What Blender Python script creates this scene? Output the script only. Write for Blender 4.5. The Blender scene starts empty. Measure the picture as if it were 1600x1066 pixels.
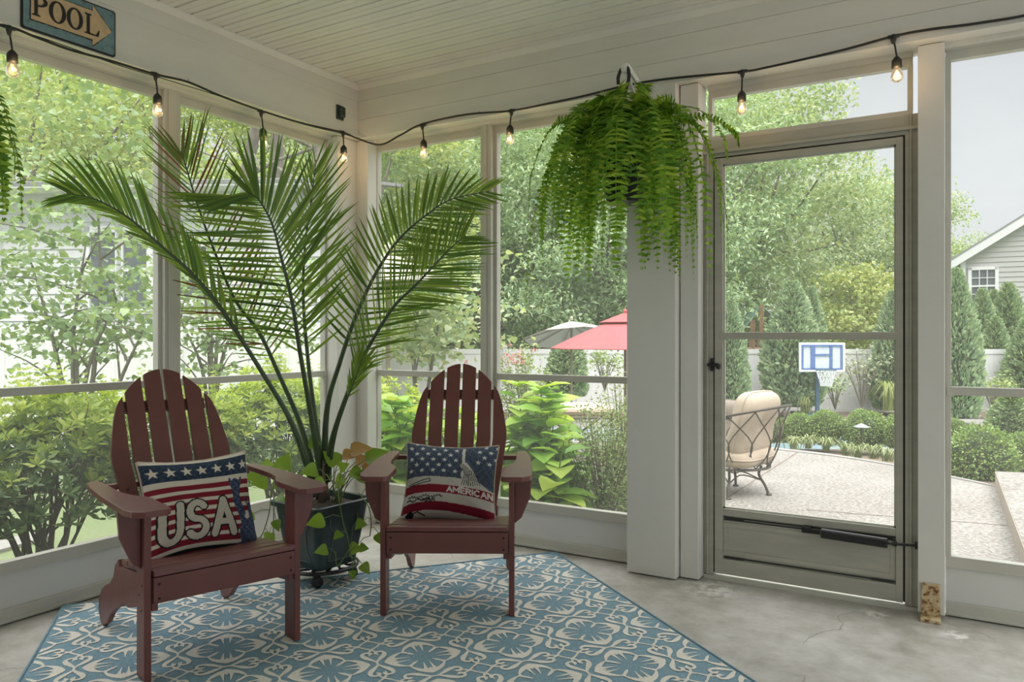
import bpy, math, random
import numpy as np
from mathutils import Vector, Matrix

scene = bpy.context.scene
COL = scene.collection
rnd = random.Random(7)
F = 1187.0            # focal length in pixels of the 1600 px wide frame
H = 1.2               # eye height above the porch floor
TH = math.radians(30.7)
SN, CS = math.sin(TH), math.cos(TH)
CAM = np.array([0.0, 0.0, H])
XL, YB = -3.267, 3.607        # inner faces of the left and the back beam
XW, YW = -3.43, 3.76          # planes of the screen frames
XP, YP = -3.326, 3.66         # faces of the posts
ZC, ZB = 2.77, 2.44           # ceiling, underside of the beams


def ray(u, v):
    a = (u - 800) / F
    return np.array([CS * a - SN, SN * a + CS, (525 - v) / F])


def at(u, v, d):
    return CAM + ray(u, v) * d


def onX(u, v, X):
    r = ray(u, v)
    return CAM + r * (X / r[0])


def onY(u, v, Y):
    r = ray(u, v)
    return CAM + r * (Y / r[1])


def onZ(u, v, z):
    r = ray(u, v)
    return CAM + r * ((z - H) / r[2])


def gp(u, d, z):
    """the place d metres ahead, in the direction of picture column u, at height z"""
    p = at(u, 525, d)
    p[2] = z
    return p


# ------------------------------------------------------------------ materials
def new_mat(name):
    m = bpy.data.materials.new(name)
    m.use_nodes = True
    nt = m.node_tree
    nt.nodes.clear()
    out = nt.nodes.new('ShaderNodeOutputMaterial')
    return m, nt, out


def ramp(nt, stops, fac):
    r = nt.nodes.new('ShaderNodeValToRGB')
    el = r.color_ramp.elements
    while len(el) < len(stops):
        el.new(0.5)
    for e, (p, c) in zip(el, stops):
        e.position = p
        e.color = (c[0], c[1], c[2], 1)
    nt.links.new(fac, r.inputs[0])
    return r.outputs[0]


def noise(nt, scale, detail=4, rough=.55, vec=None, stretch=None):
    n = nt.nodes.new('ShaderNodeTexNoise')
    n.inputs['Scale'].default_value = scale
    n.inputs['Detail'].default_value = detail
    n.inputs['Roughness'].default_value = rough
    if vec is None:
        tc = nt.nodes.new('ShaderNodeTexCoord')
        vec = tc.outputs['Object']
    if stretch:
        mp = nt.nodes.new('ShaderNodeMapping')
        mp.inputs['Scale'].default_value = stretch
        nt.links.new(vec, mp.inputs[0])
        vec = mp.outputs[0]
    nt.links.new(vec, n.inputs['Vector'])
    return n.outputs['Fac']


def mixrgb(nt, fac, a, b, mode='MIX'):
    m = nt.nodes.new('ShaderNodeMix')
    m.data_type = 'RGBA'
    m.blend_type = mode
    for s, val in ((0, fac), (6, a), (7, b)):
        if isinstance(val, (int, float)):
            m.inputs[s].default_value = val
        elif isinstance(val, tuple):
            m.inputs[s].default_value = (val[0], val[1], val[2], 1)
        else:
            nt.links.new(val, m.inputs[s])
    return m.outputs[2]


def mat(name, c, rough=.6, metal=0, var=.12, scale=8, bump=0, bscale=60, stretch=None, spec=.5, coat=0):
    m, nt, out = new_mat(name)
    b = nt.nodes.new('ShaderNodeBsdfPrincipled')
    b.inputs['Roughness'].default_value = rough
    b.inputs['Metallic'].default_value = metal
    b.inputs['Specular IOR Level'].default_value = spec
    b.inputs['Coat Weight'].default_value = coat
    n = noise(nt, scale, stretch=stretch)
    lo = tuple(x * (1 - var) for x in c)
    hi = tuple(min(1, x * (1 + var)) for x in c)
    nt.links.new(ramp(nt, [(.3, lo), (.7, hi)], n), b.inputs['Base Color'])
    if bump:
        bn = nt.nodes.new('ShaderNodeBump')
        bn.inputs['Strength'].default_value = bump
        bn.inputs['Distance'].default_value = .01
        nt.links.new(noise(nt, bscale, 5, stretch=stretch), bn.inputs['Height'])
        nt.links.new(bn.outputs[0], b.inputs['Normal'])
    nt.links.new(b.outputs[0], out.inputs[0])
    return m


def leaf_mat(name, stops, trans=.35, rough=.5, spec=.35):
    m, nt, out = new_mat(name)
    g = nt.nodes.new('ShaderNodeNewGeometry')
    col = ramp(nt, stops, g.outputs['Random Per Island'])
    b = nt.nodes.new('ShaderNodeBsdfPrincipled')
    b.inputs['Roughness'].default_value = rough
    b.inputs['Specular IOR Level'].default_value = spec
    nt.links.new(col, b.inputs['Base Color'])
    t = nt.nodes.new('ShaderNodeBsdfTranslucent')
    nt.links.new(mixrgb(nt, 1.0, col, (1.0, .95, .45), 'MULTIPLY'), t.inputs[0])
    mx = nt.nodes.new('ShaderNodeMixShader')
    mx.inputs[0].default_value = trans
    nt.links.new(b.outputs[0], mx.inputs[1])
    nt.links.new(t.outputs[0], mx.inputs[2])
    nt.links.new(mx.outputs[0], out.inputs[0])
    return m


def paint(name, c, rough=.45, dirt=.5, stretch=(1, 1, 1)):
    """old white porch paint: faint brush streaks and specks of grime"""
    m, nt, out = new_mat(name)
    b = nt.nodes.new('ShaderNodeBsdfPrincipled')
    b.inputs['Roughness'].default_value = rough
    n1 = noise(nt, 3.0, 6, .6, stretch=stretch)
    base = ramp(nt, [(.3, tuple(x * .93 for x in c)), (.65, c)], n1)
    n2 = noise(nt, 26, 8, .7, stretch=stretch)
    mask = ramp(nt, [(.66, (0, 0, 0)), (.76, (dirt, dirt, dirt))], n2)
    col = mixrgb(nt, mask, base, tuple(x * .55 for x in (c[0], c[1] * .97, c[2] * .88)))
    nt.links.new(col, b.inputs['Base Color'])
    bn = nt.nodes.new('ShaderNodeBump')
    bn.inputs['Strength'].default_value = .12
    bn.inputs['Distance'].default_value = .004
    nt.links.new(n2, bn.inputs['Height'])
    nt.links.new(bn.outputs[0], b.inputs['Normal'])
    nt.links.new(b.outputs[0], out.inputs[0])
    return m


def screen_mat(name, fac):
    m, nt, out = new_mat(name)
    t = nt.nodes.new('ShaderNodeBsdfTransparent')
    t.inputs[0].default_value = (1, 1, 1, 1)
    d = nt.nodes.new('ShaderNodeBsdfDiffuse')
    d.inputs[0].default_value = (.62, .63, .60, 1)
    tl = nt.nodes.new('ShaderNodeBsdfTranslucent')
    tl.inputs[0].default_value = (.75, .77, .72, 1)
    m2 = nt.nodes.new('ShaderNodeMixShader')
    m2.inputs[0].default_value = .5
    nt.links.new(d.outputs[0], m2.inputs[1])
    nt.links.new(tl.outputs[0], m2.inputs[2])
    mx = nt.nodes.new('ShaderNodeMixShader')
    n = noise(nt, 2.5, 3)
    f = ramp(nt, [(.3, (fac * .85,) * 3), (.7, (fac * 1.15,) * 3)], n)
    nt.links.new(f, mx.inputs[0])
    nt.links.new(t.outputs[0], mx.inputs[1])
    nt.links.new(m2.outputs[0], mx.inputs[2])
    nt.links.new(mx.outputs[0], out.inputs[0])
    return m


def emit_mat(name, c, s):
    m, nt, out = new_mat(name)
    e = nt.nodes.new('ShaderNodeEmission')
    e.inputs[0].default_value = (*c, 1)
    e.inputs[1].default_value = s
    nt.links.new(e.outputs[0], out.inputs[0])
    return m


def glass_bulb(name):
    m, nt, out = new_mat(name)
    t = nt.nodes.new('ShaderNodeBsdfTransparent')
    t.inputs[0].default_value = (1, .97, .9, 1)
    g = nt.nodes.new('ShaderNodeBsdfGlossy')
    g.inputs['Roughness'].default_value = .08
    lw = nt.nodes.new('ShaderNodeLayerWeight')
    lw.inputs[0].default_value = .35
    mx = nt.nodes.new('ShaderNodeMixShader')
    nt.links.new(lw.outputs['Fresnel'], mx.inputs[0])
    nt.links.new(t.outputs[0], mx.inputs[1])
    nt.links.new(g.outputs[0], mx.inputs[2])
    e = nt.nodes.new('ShaderNodeEmission')       # lit bulb: the glass itself glows warm
    e.inputs[0].default_value = (1, .62, .28, 1)
    e.inputs[1].default_value = .22
    ad = nt.nodes.new('ShaderNodeAddShader')
    nt.links.new(mx.outputs[0], ad.inputs[0])
    nt.links.new(e.outputs[0], ad.inputs[1])
    nt.links.new(ad.outputs[0], out.inputs[0])
    return m


def attr_mat(name, rough=.9, weave=900):
    m, nt, out = new_mat(name)
    a = nt.nodes.new('ShaderNodeVertexColor')
    a.layer_name = 'pattern'
    b = nt.nodes.new('ShaderNodeBsdfPrincipled')
    b.inputs['Roughness'].default_value = rough
    b.inputs['Specular IOR Level'].default_value = .15
    n = noise(nt, weave, 2)
    col = mixrgb(nt, 1.0, a.outputs[0], ramp(nt, [(.3, (.78, .78, .78)), (.7, (1.1, 1.1, 1.1))], n), 'MULTIPLY')
    nt.links.new(col, b.inputs['Base Color'])
    nt.links.new(b.outputs[0], out.inputs[0])
    return m


# ------------------------------------------------------------------ mesh builder
def rot_between(z):
    z = np.array(z, float)
    z /= np.linalg.norm(z)
    a = np.array([0, 0, 1.0]) if abs(z[2]) < .9 else np.array([1.0, 0, 0])
    x = np.cross(a, z)
    x /= np.linalg.norm(x)
    return np.stack([x, np.cross(z, x), z], 1)


def catmull(pts, n):
    p = np.array(pts, float)
    if len(p) == 2:
        t = np.linspace(0, 1, n)[:, None]
        return p[0] * (1 - t) + p[1] * t
    p = np.vstack([2 * p[0] - p[1], p, 2 * p[-1] - p[-2]])
    k = len(p) - 3
    out = []
    for s in np.linspace(0, k - 1e-6, n):
        i = int(s)
        t = s - i
        a, b, c, d = p[i:i + 4]
        out.append(.5 * ((2 * b) + (-a + c) * t + (2 * a - 5 * b + 4 * c - d) * t * t + (-a + 3 * b - 3 * c + d) * t ** 3))
    return np.array(out)


class MB:
    def __init__(self):
        self.V, self.Fs, self.n, self.mi = [], [], 0, 0

    def add(self, V, Fc, mi=None):
        V = np.asarray(V, float).reshape(-1, 3)
        if isinstance(Fc, np.ndarray):
            self.Fs.append((Fc + self.n, self.mi if mi is None else mi))
        else:
            by = {}
            for f in Fc:
                by.setdefault(len(f), []).append(f)
            for k in by:
                self.Fs.append((np.array(by[k], int) + self.n, self.mi if mi is None else mi))
        self.V.append(V)
        self.n += len(V)
        return self

    def obox(self, c, s, R=None):
        h = np.array(s, float) / 2
        V = np.array([[x, y, z] for x in (-1, 1) for y in (-1, 1) for z in (-1, 1)], float) * h
        if R is not None:
            V = V @ np.asarray(R).T
        V = V + np.array(c, float)
        return self.add(V, np.array([[0, 1, 3, 2], [4, 6, 7, 5], [0, 4, 5, 1], [2, 3, 7, 6], [0, 2, 6, 4], [1, 5, 7, 3]]))

    def bx(self, x0, x1, y0, y1, z0, z1):
        return self.obox(((x0 + x1) / 2, (y0 + y1) / 2, (z0 + z1) / 2), (abs(x1 - x0), abs(y1 - y0), abs(z1 - z0)))

    def tube(self, pts, r, n=8, cap=True, closed=False):
        P = np.array(pts, float)
        m = len(P)
        r = np.full(m, r) if np.isscalar(r) else np.array(r, float)
        if closed:
            T = np.roll(P, -1, 0) - np.roll(P, 1, 0)
        else:
            T = np.gradient(P, axis=0)
        T /= np.maximum(np.linalg.norm(T, axis=1, keepdims=True), 1e-9)
        R0 = rot_between(T[0])
        x = R0[:, 0]
        ang = np.linspace(0, 2 * math.pi, n, endpoint=False)
        V = []
        for i in range(m):
            x = x - T[i] * (x @ T[i])
            x = x / max(np.linalg.norm(x), 1e-9)
            y = np.cross(T[i], x)
            V.append(P[i] + r[i] * (np.cos(ang)[:, None] * x + np.sin(ang)[:, None] * y))
        V = np.concatenate(V)
        Fc = []
        for i in range(m if closed else m - 1):
            j = (i + 1) % m
            for k in range(n):
                q = (k + 1) % n
                Fc.append([i * n + k, i * n + q, j * n + q, j * n + k])
        if cap and not closed:
            Fc.append(list(range(n))[::-1])
            Fc.append([(m - 1) * n + k for k in range(n)])
        return self.add(V, Fc)

    def lathe(self, prof, n=20, loc=(0, 0, 0), R=None):
        prof = np.array(prof, float)
        ang = np.linspace(0, 2 * math.pi, n, endpoint=False)
        V = np.array([[r * math.cos(a), r * math.sin(a), z] for r, z in prof for a in ang])
        if R is not None:
            V = V @ np.asarray(R).T
        V = V + np.array(loc, float)
        m = len(prof)
        Fc = [[i * n + k, i * n + (k + 1) % n, (i + 1) * n + (k + 1) % n, (i + 1) * n + k] for i in range(m - 1) for k in range(n)]
        if prof[0][0] > 1e-6:
            Fc.append(list(range(n))[::-1])
        if prof[-1][0] > 1e-6:
            Fc.append([(m - 1) * n + k for k in range(n)])
        return self.add(V, Fc)

    def prism(self, poly, t, o, ax, ay, az):
        poly = np.array(poly, float)
        o, ax, ay, az = [np.array(q, float) for q in (o, ax, ay, az)]
        a = o + poly[:, :1] * ax + poly[:, 1:2] * ay
        b = a + az * t
        n = len(poly)
        Fc = [list(range(n))[::-1], [n + k for k in range(n)]]
        Fc += [[k, (k + 1) % n, n + (k + 1) % n, n + k] for k in range(n)]
        return self.add(np.concatenate([a, b]), Fc)

    def strip(self, L, Rr):
        """a ribbon between two rails of points"""
        n = len(L)
        V = np.empty((2 * n, 3))
        V[0::2], V[1::2] = L, Rr
        return self.add(V, np.array([[2 * i, 2 * i + 1, 2 * i + 3, 2 * i + 2] for i in range(n - 1)]))

    def scatter(self, tpl, P, X, Y, Z, sx, sy=None):
        """copies of a small template at points P with frames X, Y, Z"""
        tv, tf = tpl
        sx = np.broadcast_to(sx, (len(P),))
        sy = sx if sy is None else np.broadcast_to(sy, (len(P),))
        V = P[:, None, :] + (tv[None, :, 0:1] * sx[:, None, None]) * X[:, None, :] + (tv[None, :, 1:2] * sy[:, None, None]) * Y[:, None, :] \
            + (tv[None, :, 2:3] * sy[:, None, None]) * Z[:, None, :]
        off = (np.arange(len(P)) * len(tv))
        for k in tf:
            fa = np.array(tf[k])
            self.Fs.append(((fa[None] + off[:, None, None]).reshape(-1, k) + self.n, self.mi))
        self.V.append(V.reshape(-1, 3))
        self.n += len(P) * len(tv)
        return self


MW = {}


def tag(o, label=None, cat=None, group=None, kind=None):
    if label:
        o['label'] = label
    if cat:
        o['category'] = cat
    if group:
        o['group'] = group
    if kind:
        o['kind'] = kind
    return o


def build(name, mb, m, parent=None, local=False, smooth=False, bevel=0, keep=False, solid=0):
    V = np.concatenate(mb.V)
    me = bpy.data.meshes.new(name)
    o = bpy.data.objects.new(name, me)
    if parent is not None:
        M = MW.get(parent.name)
        MW[o.name] = M
        if not local and M is not None:
            I = np.array(M.inverted())
            V = V @ I[:3, :3].T + I[:3, 3]
        o.parent = parent
    elif not keep:
        lo, hi = V.min(0), V.max(0)
        c = np.array([(lo[0] + hi[0]) / 2, (lo[1] + hi[1]) / 2, lo[2]])
        V = V - c
        o.location = c
        MW[o.name] = Matrix.Translation(Vector(c))
    else:
        MW[o.name] = Matrix.Identity(4)
    me.vertices.add(len(V))
    me.vertices.foreach_set('co', V.astype(np.float32).ravel())
    li = np.concatenate([f.ravel() for f, _ in mb.Fs])
    tot = np.concatenate([np.full(len(f), f.shape[1]) for f, _ in mb.Fs])
    mis = np.concatenate([np.full(len(f), mi) for f, mi in mb.Fs])
    me.loops.add(len(li))
    me.loops.foreach_set('vertex_index', li.astype(np.int32))
    me.polygons.add(len(tot))
    st = np.concatenate([[0], np.cumsum(tot)[:-1]])
    me.polygons.foreach_set('loop_start', st.astype(np.int32))
    me.polygons.foreach_set('loop_total', tot.astype(np.int32))
    me.polygons.foreach_set('material_index', mis.astype(np.int32))
    me.polygons.foreach_set('use_smooth', np.full(len(tot), bool(smooth)))
    me.update(calc_edges=True)
    for mm in (m if isinstance(m, (list, tuple)) else [m]):
        me.materials.append(mm)
    COL.objects.link(o)
    if solid:
        s = o.modifiers.new('thick', 'SOLIDIFY')
        s.thickness = solid
    if bevel:
        b = o.modifiers.new('bevel', 'BEVEL')
        b.width = bevel
        b.segments = 2
        b.limit_method = 'ANGLE'
        b.angle_limit = math.radians(40)
    return o


def thing(name, label=None, cat=None, loc=(0, 0, 0), rz=0, group=None, kind=None):
    o = bpy.data.objects.new(name, None)
    COL.objects.link(o)
    o.empty_display_size = .1
    o.location = Vector([float(x) for x in loc])
    o.rotation_euler = (0, 0, rz)
    MW[o.name] = Matrix.Translation(o.location) @ Matrix.Rotation(rz, 4, 'Z')
    return tag(o, label, cat, group, kind)


def copy_tree(o, loc=None, rz=None, sc=None, label=None, parent=None):
    c = o.copy()
    COL.objects.link(c)
    if parent is not None:
        c.parent = parent
    if loc is not None:
        c.location = Vector([float(x) for x in loc])
    if rz is not None:
        c.rotation_euler = (0, 0, rz)
    if sc is not None:
        c.scale = (sc,) * 3 if np.isscalar(sc) else sc
    if label:
        c['label'] = label
    for ch in [x for x in COL.objects if x.parent == o]:
        copy_tree(ch, parent=c)
    return c


def leaf_tpl(prof=((0, .1), (.25, .8), (.5, 1), (.75, .7), (1, 0)), fold=.25, droop=.25, w=.35):
    """a leaf along +Y of length 1: left rail, midrib, right rail; profile = (position, half width share)"""
    V, n = [], len(prof)
    for y, h in prof:
        z = -droop * y * y
        V += [(-h * w, y, z + fold * h * w), (0, y, z), (h * w, y, z + fold * h * w)]
    q, tri = [], []
    for i in range(n - 1):
        a, b = 3 * i, 3 * i + 3
        q += [[a, a + 1, b + 1, b], [a + 1, a + 2, b + 2, b + 1]]
    return np.array(V, float), {4: q}


LEAF4 = (np.array([(-.32, .45, .06), (0, 0, 0), (.32, .45, .06), (0, 1, -.12)], float), {4: [[0, 1, 2, 3]]})
LEAF6 = (np.array([(0, 0, 0), (.3, .3, .07), (.26, .65, .02), (0, 1, -.15), (-.26, .65, .02), (-.3, .3, .07), (0, .45, 0)], float),
         {4: [[0, 1, 2, 6], [6, 2, 3, 4], [0, 6, 4, 5]]})


def frames(D, up=None, rng=None, jitter=.5):
    """frames whose Y runs along D and whose Z leans to up"""
    Y = D / np.maximum(np.linalg.norm(D, axis=1, keepdims=True), 1e-9)
    U = np.tile(np.array([0, 0, 1.0]), (len(Y), 1)) if up is None else up.copy()
    if rng is not None:
        U = U + rng.normal(0, jitter, U.shape)
    X = np.cross(Y, U)
    X /= np.maximum(np.linalg.norm(X, axis=1, keepdims=True), 1e-9)
    return X, Y, np.cross(X, Y)
SKY_TOP, SKY_BACK, SUN_E, EXPO = 3.7, .15, 2.4, 0.25

# ------------------------------------------------------------------ palette
M = {}
M['paint'] = paint('white_porch_paint', (.72, .705, .64), stretch=(1, 1, 4))
M['paint_clean'] = paint('white_post_paint', (.73, .72, .67), dirt=.25)
M['ceiling'] = paint('ceiling_paint', (.76, .755, .725), dirt=.2)
M['frame'] = mat('beige_aluminium_frame', (.55, .54, .475), .42, var=.06, scale=4, bump=.05)
M['door'] = mat('weathered_door_aluminium', (.43, .42, .355), .42, var=.09, scale=5, bump=.06, stretch=(1, 1, 6))
M['panel'] = paint('kick_panel_paint', (.70, .70, .67), dirt=.35)
M['seal'] = mat('black_seal_and_track_shadow', (.03, .032, .03), .6)
M['screen'] = screen_mat('insect_screen', .15)
M['red'] = mat('brick_red_plastic_lumber', (.150, .050, .043), .38, var=.12, scale=6, bump=.08, bscale=40, stretch=(1, 1, 1), spec=.5)
M['screw'] = mat('dark_screw', (.02, .015, .015), .5, .6)
M['black'] = mat('black_rubber', (.016, .018, .017), .5)
M['blackmetal'] = mat('black_enamel', (.02, .02, .022), .3, .2)
M['rust'] = None
M['pot'] = mat('dark_green_plastic', (.032, .055, .056), .30, var=.3, scale=5)
M['soil'] = mat('potting_soil', (.045, .03, .022), .95, var=.5, scale=60, bump=.8, bscale=90)
M['palm'] = leaf_mat('palm_leaflet', [(0, (.09, .19, .035)), (.5, (.17, .30, .05)), (1, (.30, .42, .075))], .45, .36, .6)
M['palm_light'] = leaf_mat('light_palm_leaflet', [(0, (.11, .22, .05)), (.6, (.22, .35, .06)), (1, (.38, .50, .09))], .45, .4)
M['palm_young'] = leaf_mat('young_palm_leaflet', [(0, (.13, .26, .03)), (1, (.26, .38, .05))], .45, .4)
M['palm_brown'] = leaf_mat('browned_palm_leaflet', [(0, (.10, .13, .03)), (.5, (.20, .10, .04)), (1, (.26, .11, .05))], .3, .5)
M['petiole'] = mat('palm_stalk', (.045, .075, .03), .35, var=.25, scale=10)
M['fern'] = leaf_mat('fern_pinna', [(0, (.11, .26, .025)), (.5, (.24, .45, .04)), (1, (.44, .60, .07))], .4, .5)
M['fern_stem'] = mat('fern_stem', (.10, .13, .04), .6)
M['vine'] = leaf_mat('pothos_leaf', [(0, (.16, .30, .03)), (.6, (.26, .42, .05)), (1, (.33, .46, .08))], .4, .3, .6)
M['vine_stem'] = mat('vine_stem', (.16, .22, .06), .5)
M['caladium'] = leaf_mat('reddish_arrowhead_leaf', [(0, (.35, .16, .08)), (.5, (.45, .25, .10)), (1, (.30, .33, .07))], .4, .4)
M['pillow'] = attr_mat('woven_tapestry')
M['rug'] = mat('blue_rug_pile', (.235, .365, .43), .95, var=.22, scale=220, bump=.5, bscale=420, spec=.1)
M['rug_cream'] = mat('cream_rug_yarn', (.78, .75, .665), .95, var=.14, scale=220, bump=.4, bscale=420, spec=.1)
M['rug_edge'] = mat('rug_binding', (.17, .28, .34), .95, var=.2, scale=200)
M['teal'] = None
M['tan'] = mat('sign_tan_paint', (.58, .42, .24), .55, var=.16, scale=20)
M['ink'] = mat('black_lettering', (.012, .011, .012), .5)
M['wire'] = mat('bare_wire', (.30, .10, .05), .4, .5)
M['bracket'] = mat('white_bracket_paint', (.74, .75, .72), .4)
M['white'] = mat('white_vinyl', (.73, .74, .745), .45, var=.03)
M['bark'] = mat('grey_bark', (.17, .15, .125), .9, var=.4, scale=12, bump=.6, bscale=25, stretch=(1, 1, .25))
M['twig'] = mat('brown_twig', (.13, .095, .07), .85, var=.3)
M['grass'] = None
M['wroughtiron'] = mat('bronze_wrought_iron', (.085, .07, .055), .45, .5, var=.15)
M['cushion'] = mat('tan_cushion_cloth', (.48, .395, .305), .9, var=.05, scale=30, bump=.1, bscale=300)
M['cushion_dark'] = mat('brown_cushion_cloth', (.22, .185, .15), .9, var=.05)
M['redcloth'] = mat('red_umbrella_cloth', (.46, .10, .105), .8, var=.06)
M['creamcloth'] = mat('cream_umbrella_cloth', (.42, .395, .33), .85, var=.05)
M['pole'] = mat('umbrella_pole', (.25, .20, .15), .5)


def rust_mat():
    m, nt, out = new_mat('rusty_galvanised_plate')
    b = nt.nodes.new('ShaderNodeBsdfPrincipled')
    b.inputs['Roughness'].default_value = .7
    n = noise(nt, 38, 6, .65)
    c = ramp(nt, [(.30, (.07, .022, .012)), (.40, (.25, .11, .04)), (.47, (.55, .42, .22)), (.7, (.66, .58, .42))], n)
    nt.links.new(c, b.inputs['Base Color'])
    nt.links.new(b.outputs[0], out.inputs[0])
    return m


def teal_mat():
    m, nt, out = new_mat('chipped_teal_enamel')
    b = nt.nodes.new('ShaderNodeBsdfPrincipled')
    b.inputs['Roughness'].default_value = .5
    n = noise(nt, 30, 7, .7)
    c = ramp(nt, [(.32, (.05, .085, .09)), (.42, (.13, .22, .24)), (.7, (.19, .30, .32))], n)
    nt.links.new(c, b.inputs['Base Color'])
    nt.links.new(b.outputs[0], out.inputs[0])
    return m


def concrete_floor():
    m, nt, out = new_mat('worn_porch_concrete')
    b = nt.nodes.new('ShaderNodeBsdfPrincipled')
    tc = nt.nodes.new('ShaderNodeTexCoord')
    P = tc.outputs['Object']
    n1 = noise(nt, 1.6, 8, .62, P)
    n2 = noise(nt, 9, 7, .7, P)
    c = ramp(nt, [(.30, (.22, .195, .15)), (.5, (.42, .405, .355)), (.68, (.60, .60, .575))], n1)
    c = mixrgb(nt, .55, c, ramp(nt, [(.3, (.27, .25, .20)), (.55, (.50, .485, .44)), (.75, (.66, .655, .62))], n2))
    # hairline cracks: edges of a coarse, distorted cell pattern, broken up
    w = nt.nodes.new('ShaderNodeTexNoise')
    w.inputs['Scale'].default_value = 2.2
    w.inputs['Detail'].default_value = 5
    nt.links.new(P, w.inputs['Vector'])
    add = nt.nodes.new('ShaderNodeVectorMath')
    add.operation = 'MULTIPLY_ADD'
    nt.links.new(w.outputs['Color'], add.inputs[0])
    add.inputs[1].default_value = (.5, .5, .5)
    nt.links.new(P, add.inputs[2])
    vo = nt.nodes.new('ShaderNodeTexVoronoi')
    vo.feature = 'DISTANCE_TO_EDGE'
    vo.inputs['Scale'].default_value = 1.1
    nt.links.new(add.outputs[0], vo.inputs['Vector'])
    cr = ramp(nt, [(.0, (.8, .8, .8)), (.006, (0, 0, 0))], vo.outputs['Distance'])
    brk = ramp(nt, [(.48, (0, 0, 0)), (.6, (1, 1, 1))], noise(nt, 3, 3, .5, P))
    crm = mixrgb(nt, 1.0, cr, brk, 'MULTIPLY')
    c = mixrgb(nt, crm, c, (.17, .155, .13))
    # white paint splashes left on the slab beside the two door posts
    for (sx, sy, r) in ((-1.02, 3.58, .16), (-.33, 3.62, .07), (-.02, 3.52, .08)):
        d = nt.nodes.new('ShaderNodeVectorMath')
        d.operation = 'DISTANCE'
        nt.links.new(P, d.inputs[0])
        d.inputs[1].default_value = (sx, sy, 0)
        near = ramp(nt, [(r * .3, (1, 1, 1)), (r, (0, 0, 0))], d.outputs['Value'])
        spl = mixrgb(nt, 1.0, near, ramp(nt, [(.46, (0, 0, 0)), (.54, (.9, .9, .9))], noise(nt, 18, 6, .7, P)), 'MULTIPLY')
        c = mixrgb(nt, spl, c, (.72, .71, .66))
    nt.links.new(c, b.inputs['Base Color'])
    nt.links.new(ramp(nt, [(.3, (.38,) * 3), (.7, (.62,) * 3)], n2), b.inputs['Roughness'])
    bn = nt.nodes.new('ShaderNodeBump')
    bn.inputs['Strength'].default_value = .15
    bn.inputs['Distance'].default_value = .004
    nt.links.new(n2, bn.inputs['Height'])
    nt.links.new(bn.outputs[0], b.inputs['Normal'])
    nt.links.new(b.outputs[0], out.inputs[0])
    return m


def speckle(name, c0, c1, c2, scale=140):
    m, nt, out = new_mat(name)
    b = nt.nodes.new('ShaderNodeBsdfPrincipled')
    b.inputs['Roughness'].default_value = .85
    n = noise(nt, scale, 3, .7)
    c = ramp(nt, [(.36, c0), (.5, c1), (.64, c2)], n)
    nt.links.new(mixrgb(nt, .35, c, ramp(nt, [(.35, c1), (.7, c2)], noise(nt, 1.2, 4))), b.inputs['Base Color'])
    nt.links.new(b.outputs[0], out.inputs[0])
    return m


def water_mat():
    m, nt, out = new_mat('pool_water_surface')
    b = nt.nodes.new('ShaderNodeBsdfPrincipled')
    b.inputs['Roughness'].default_value = .06
    nt.links.new(ramp(nt, [(.3, (.22, .34, .39)), (.7, (.38, .49, .53))], noise(nt, 3, 4)), b.inputs['Base Color'])
    bn = nt.nodes.new('ShaderNodeBump')
    bn.inputs['Strength'].default_value = .3
    bn.inputs['Distance'].default_value = .02
    nt.links.new(noise(nt, 5, 3), bn.inputs['Height'])
    nt.links.new(bn.outputs[0], b.inputs['Normal'])
    nt.links.new(b.outputs[0], out.inputs[0])
    return m


M['rust'] = rust_mat()
M['teal'] = teal_mat()
M['floor'] = concrete_floor()
M['patio'] = speckle('exposed_aggregate', (.08, .065, .055), (.225, .21, .185), (.40, .385, .355), 34)
M['patio_side'] = speckle('aggregate_riser', (.22, .17, .13), (.38, .32, .26), (.50, .44, .38), 70)
M['kerb'] = speckle('pale_concrete_kerb', (.25, .24, .215), (.29, .28, .26), (.34, .33, .31), 30)
M['grass'] = speckle('lawn', (.10, .15, .06), (.16, .215, .09), (.25, .28, .15), 60)
M['mulch'] = speckle('bark_mulch', (.07, .05, .04), (.16, .12, .09), (.26, .20, .15), 50)
M['water'] = water_mat()


# ------------------------------------------------------------------ the porch shell
def struct(name, mb, m, bevel=0, parent=None, **k):
    o = build(name, mb, m, parent, bevel=bevel, keep=parent is None, **k)
    if parent is None:
        o['kind'] = 'structure'
    return o


XR = 2.6       # the porch runs on to the right, past the frame
YF = -2.64       # and back towards the viewer

b = MB()
for k in range(19):                  # unseen house wall behind the viewer, lap siding, added to block rear sky
    b.add([(XW, -2.62, k * .15), (XR, -2.62, k * .15), (XR, -2.64, k * .15 + .15), (XW, -2.64, k * .15 + .15), (XW, -2.75, k * .15), (XR, -2.75, k * .15), (XR, -2.75, k * .15 + .15), (XW, -2.75, k * .15 + .15)],
          [[3, 2, 1, 0], [4, 5, 6, 7], [0, 1, 5, 4], [2, 3, 7, 6], [0, 4, 7, 3], [1, 2, 6, 5]])
struct('wall_front_unseen', b, mat('house_siding', (.52, .49, .42), .6))
struct('floor', MB().bx(XW - .12, XR, -2.75, YW + .10, -.18, 0), M['floor'])

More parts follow.
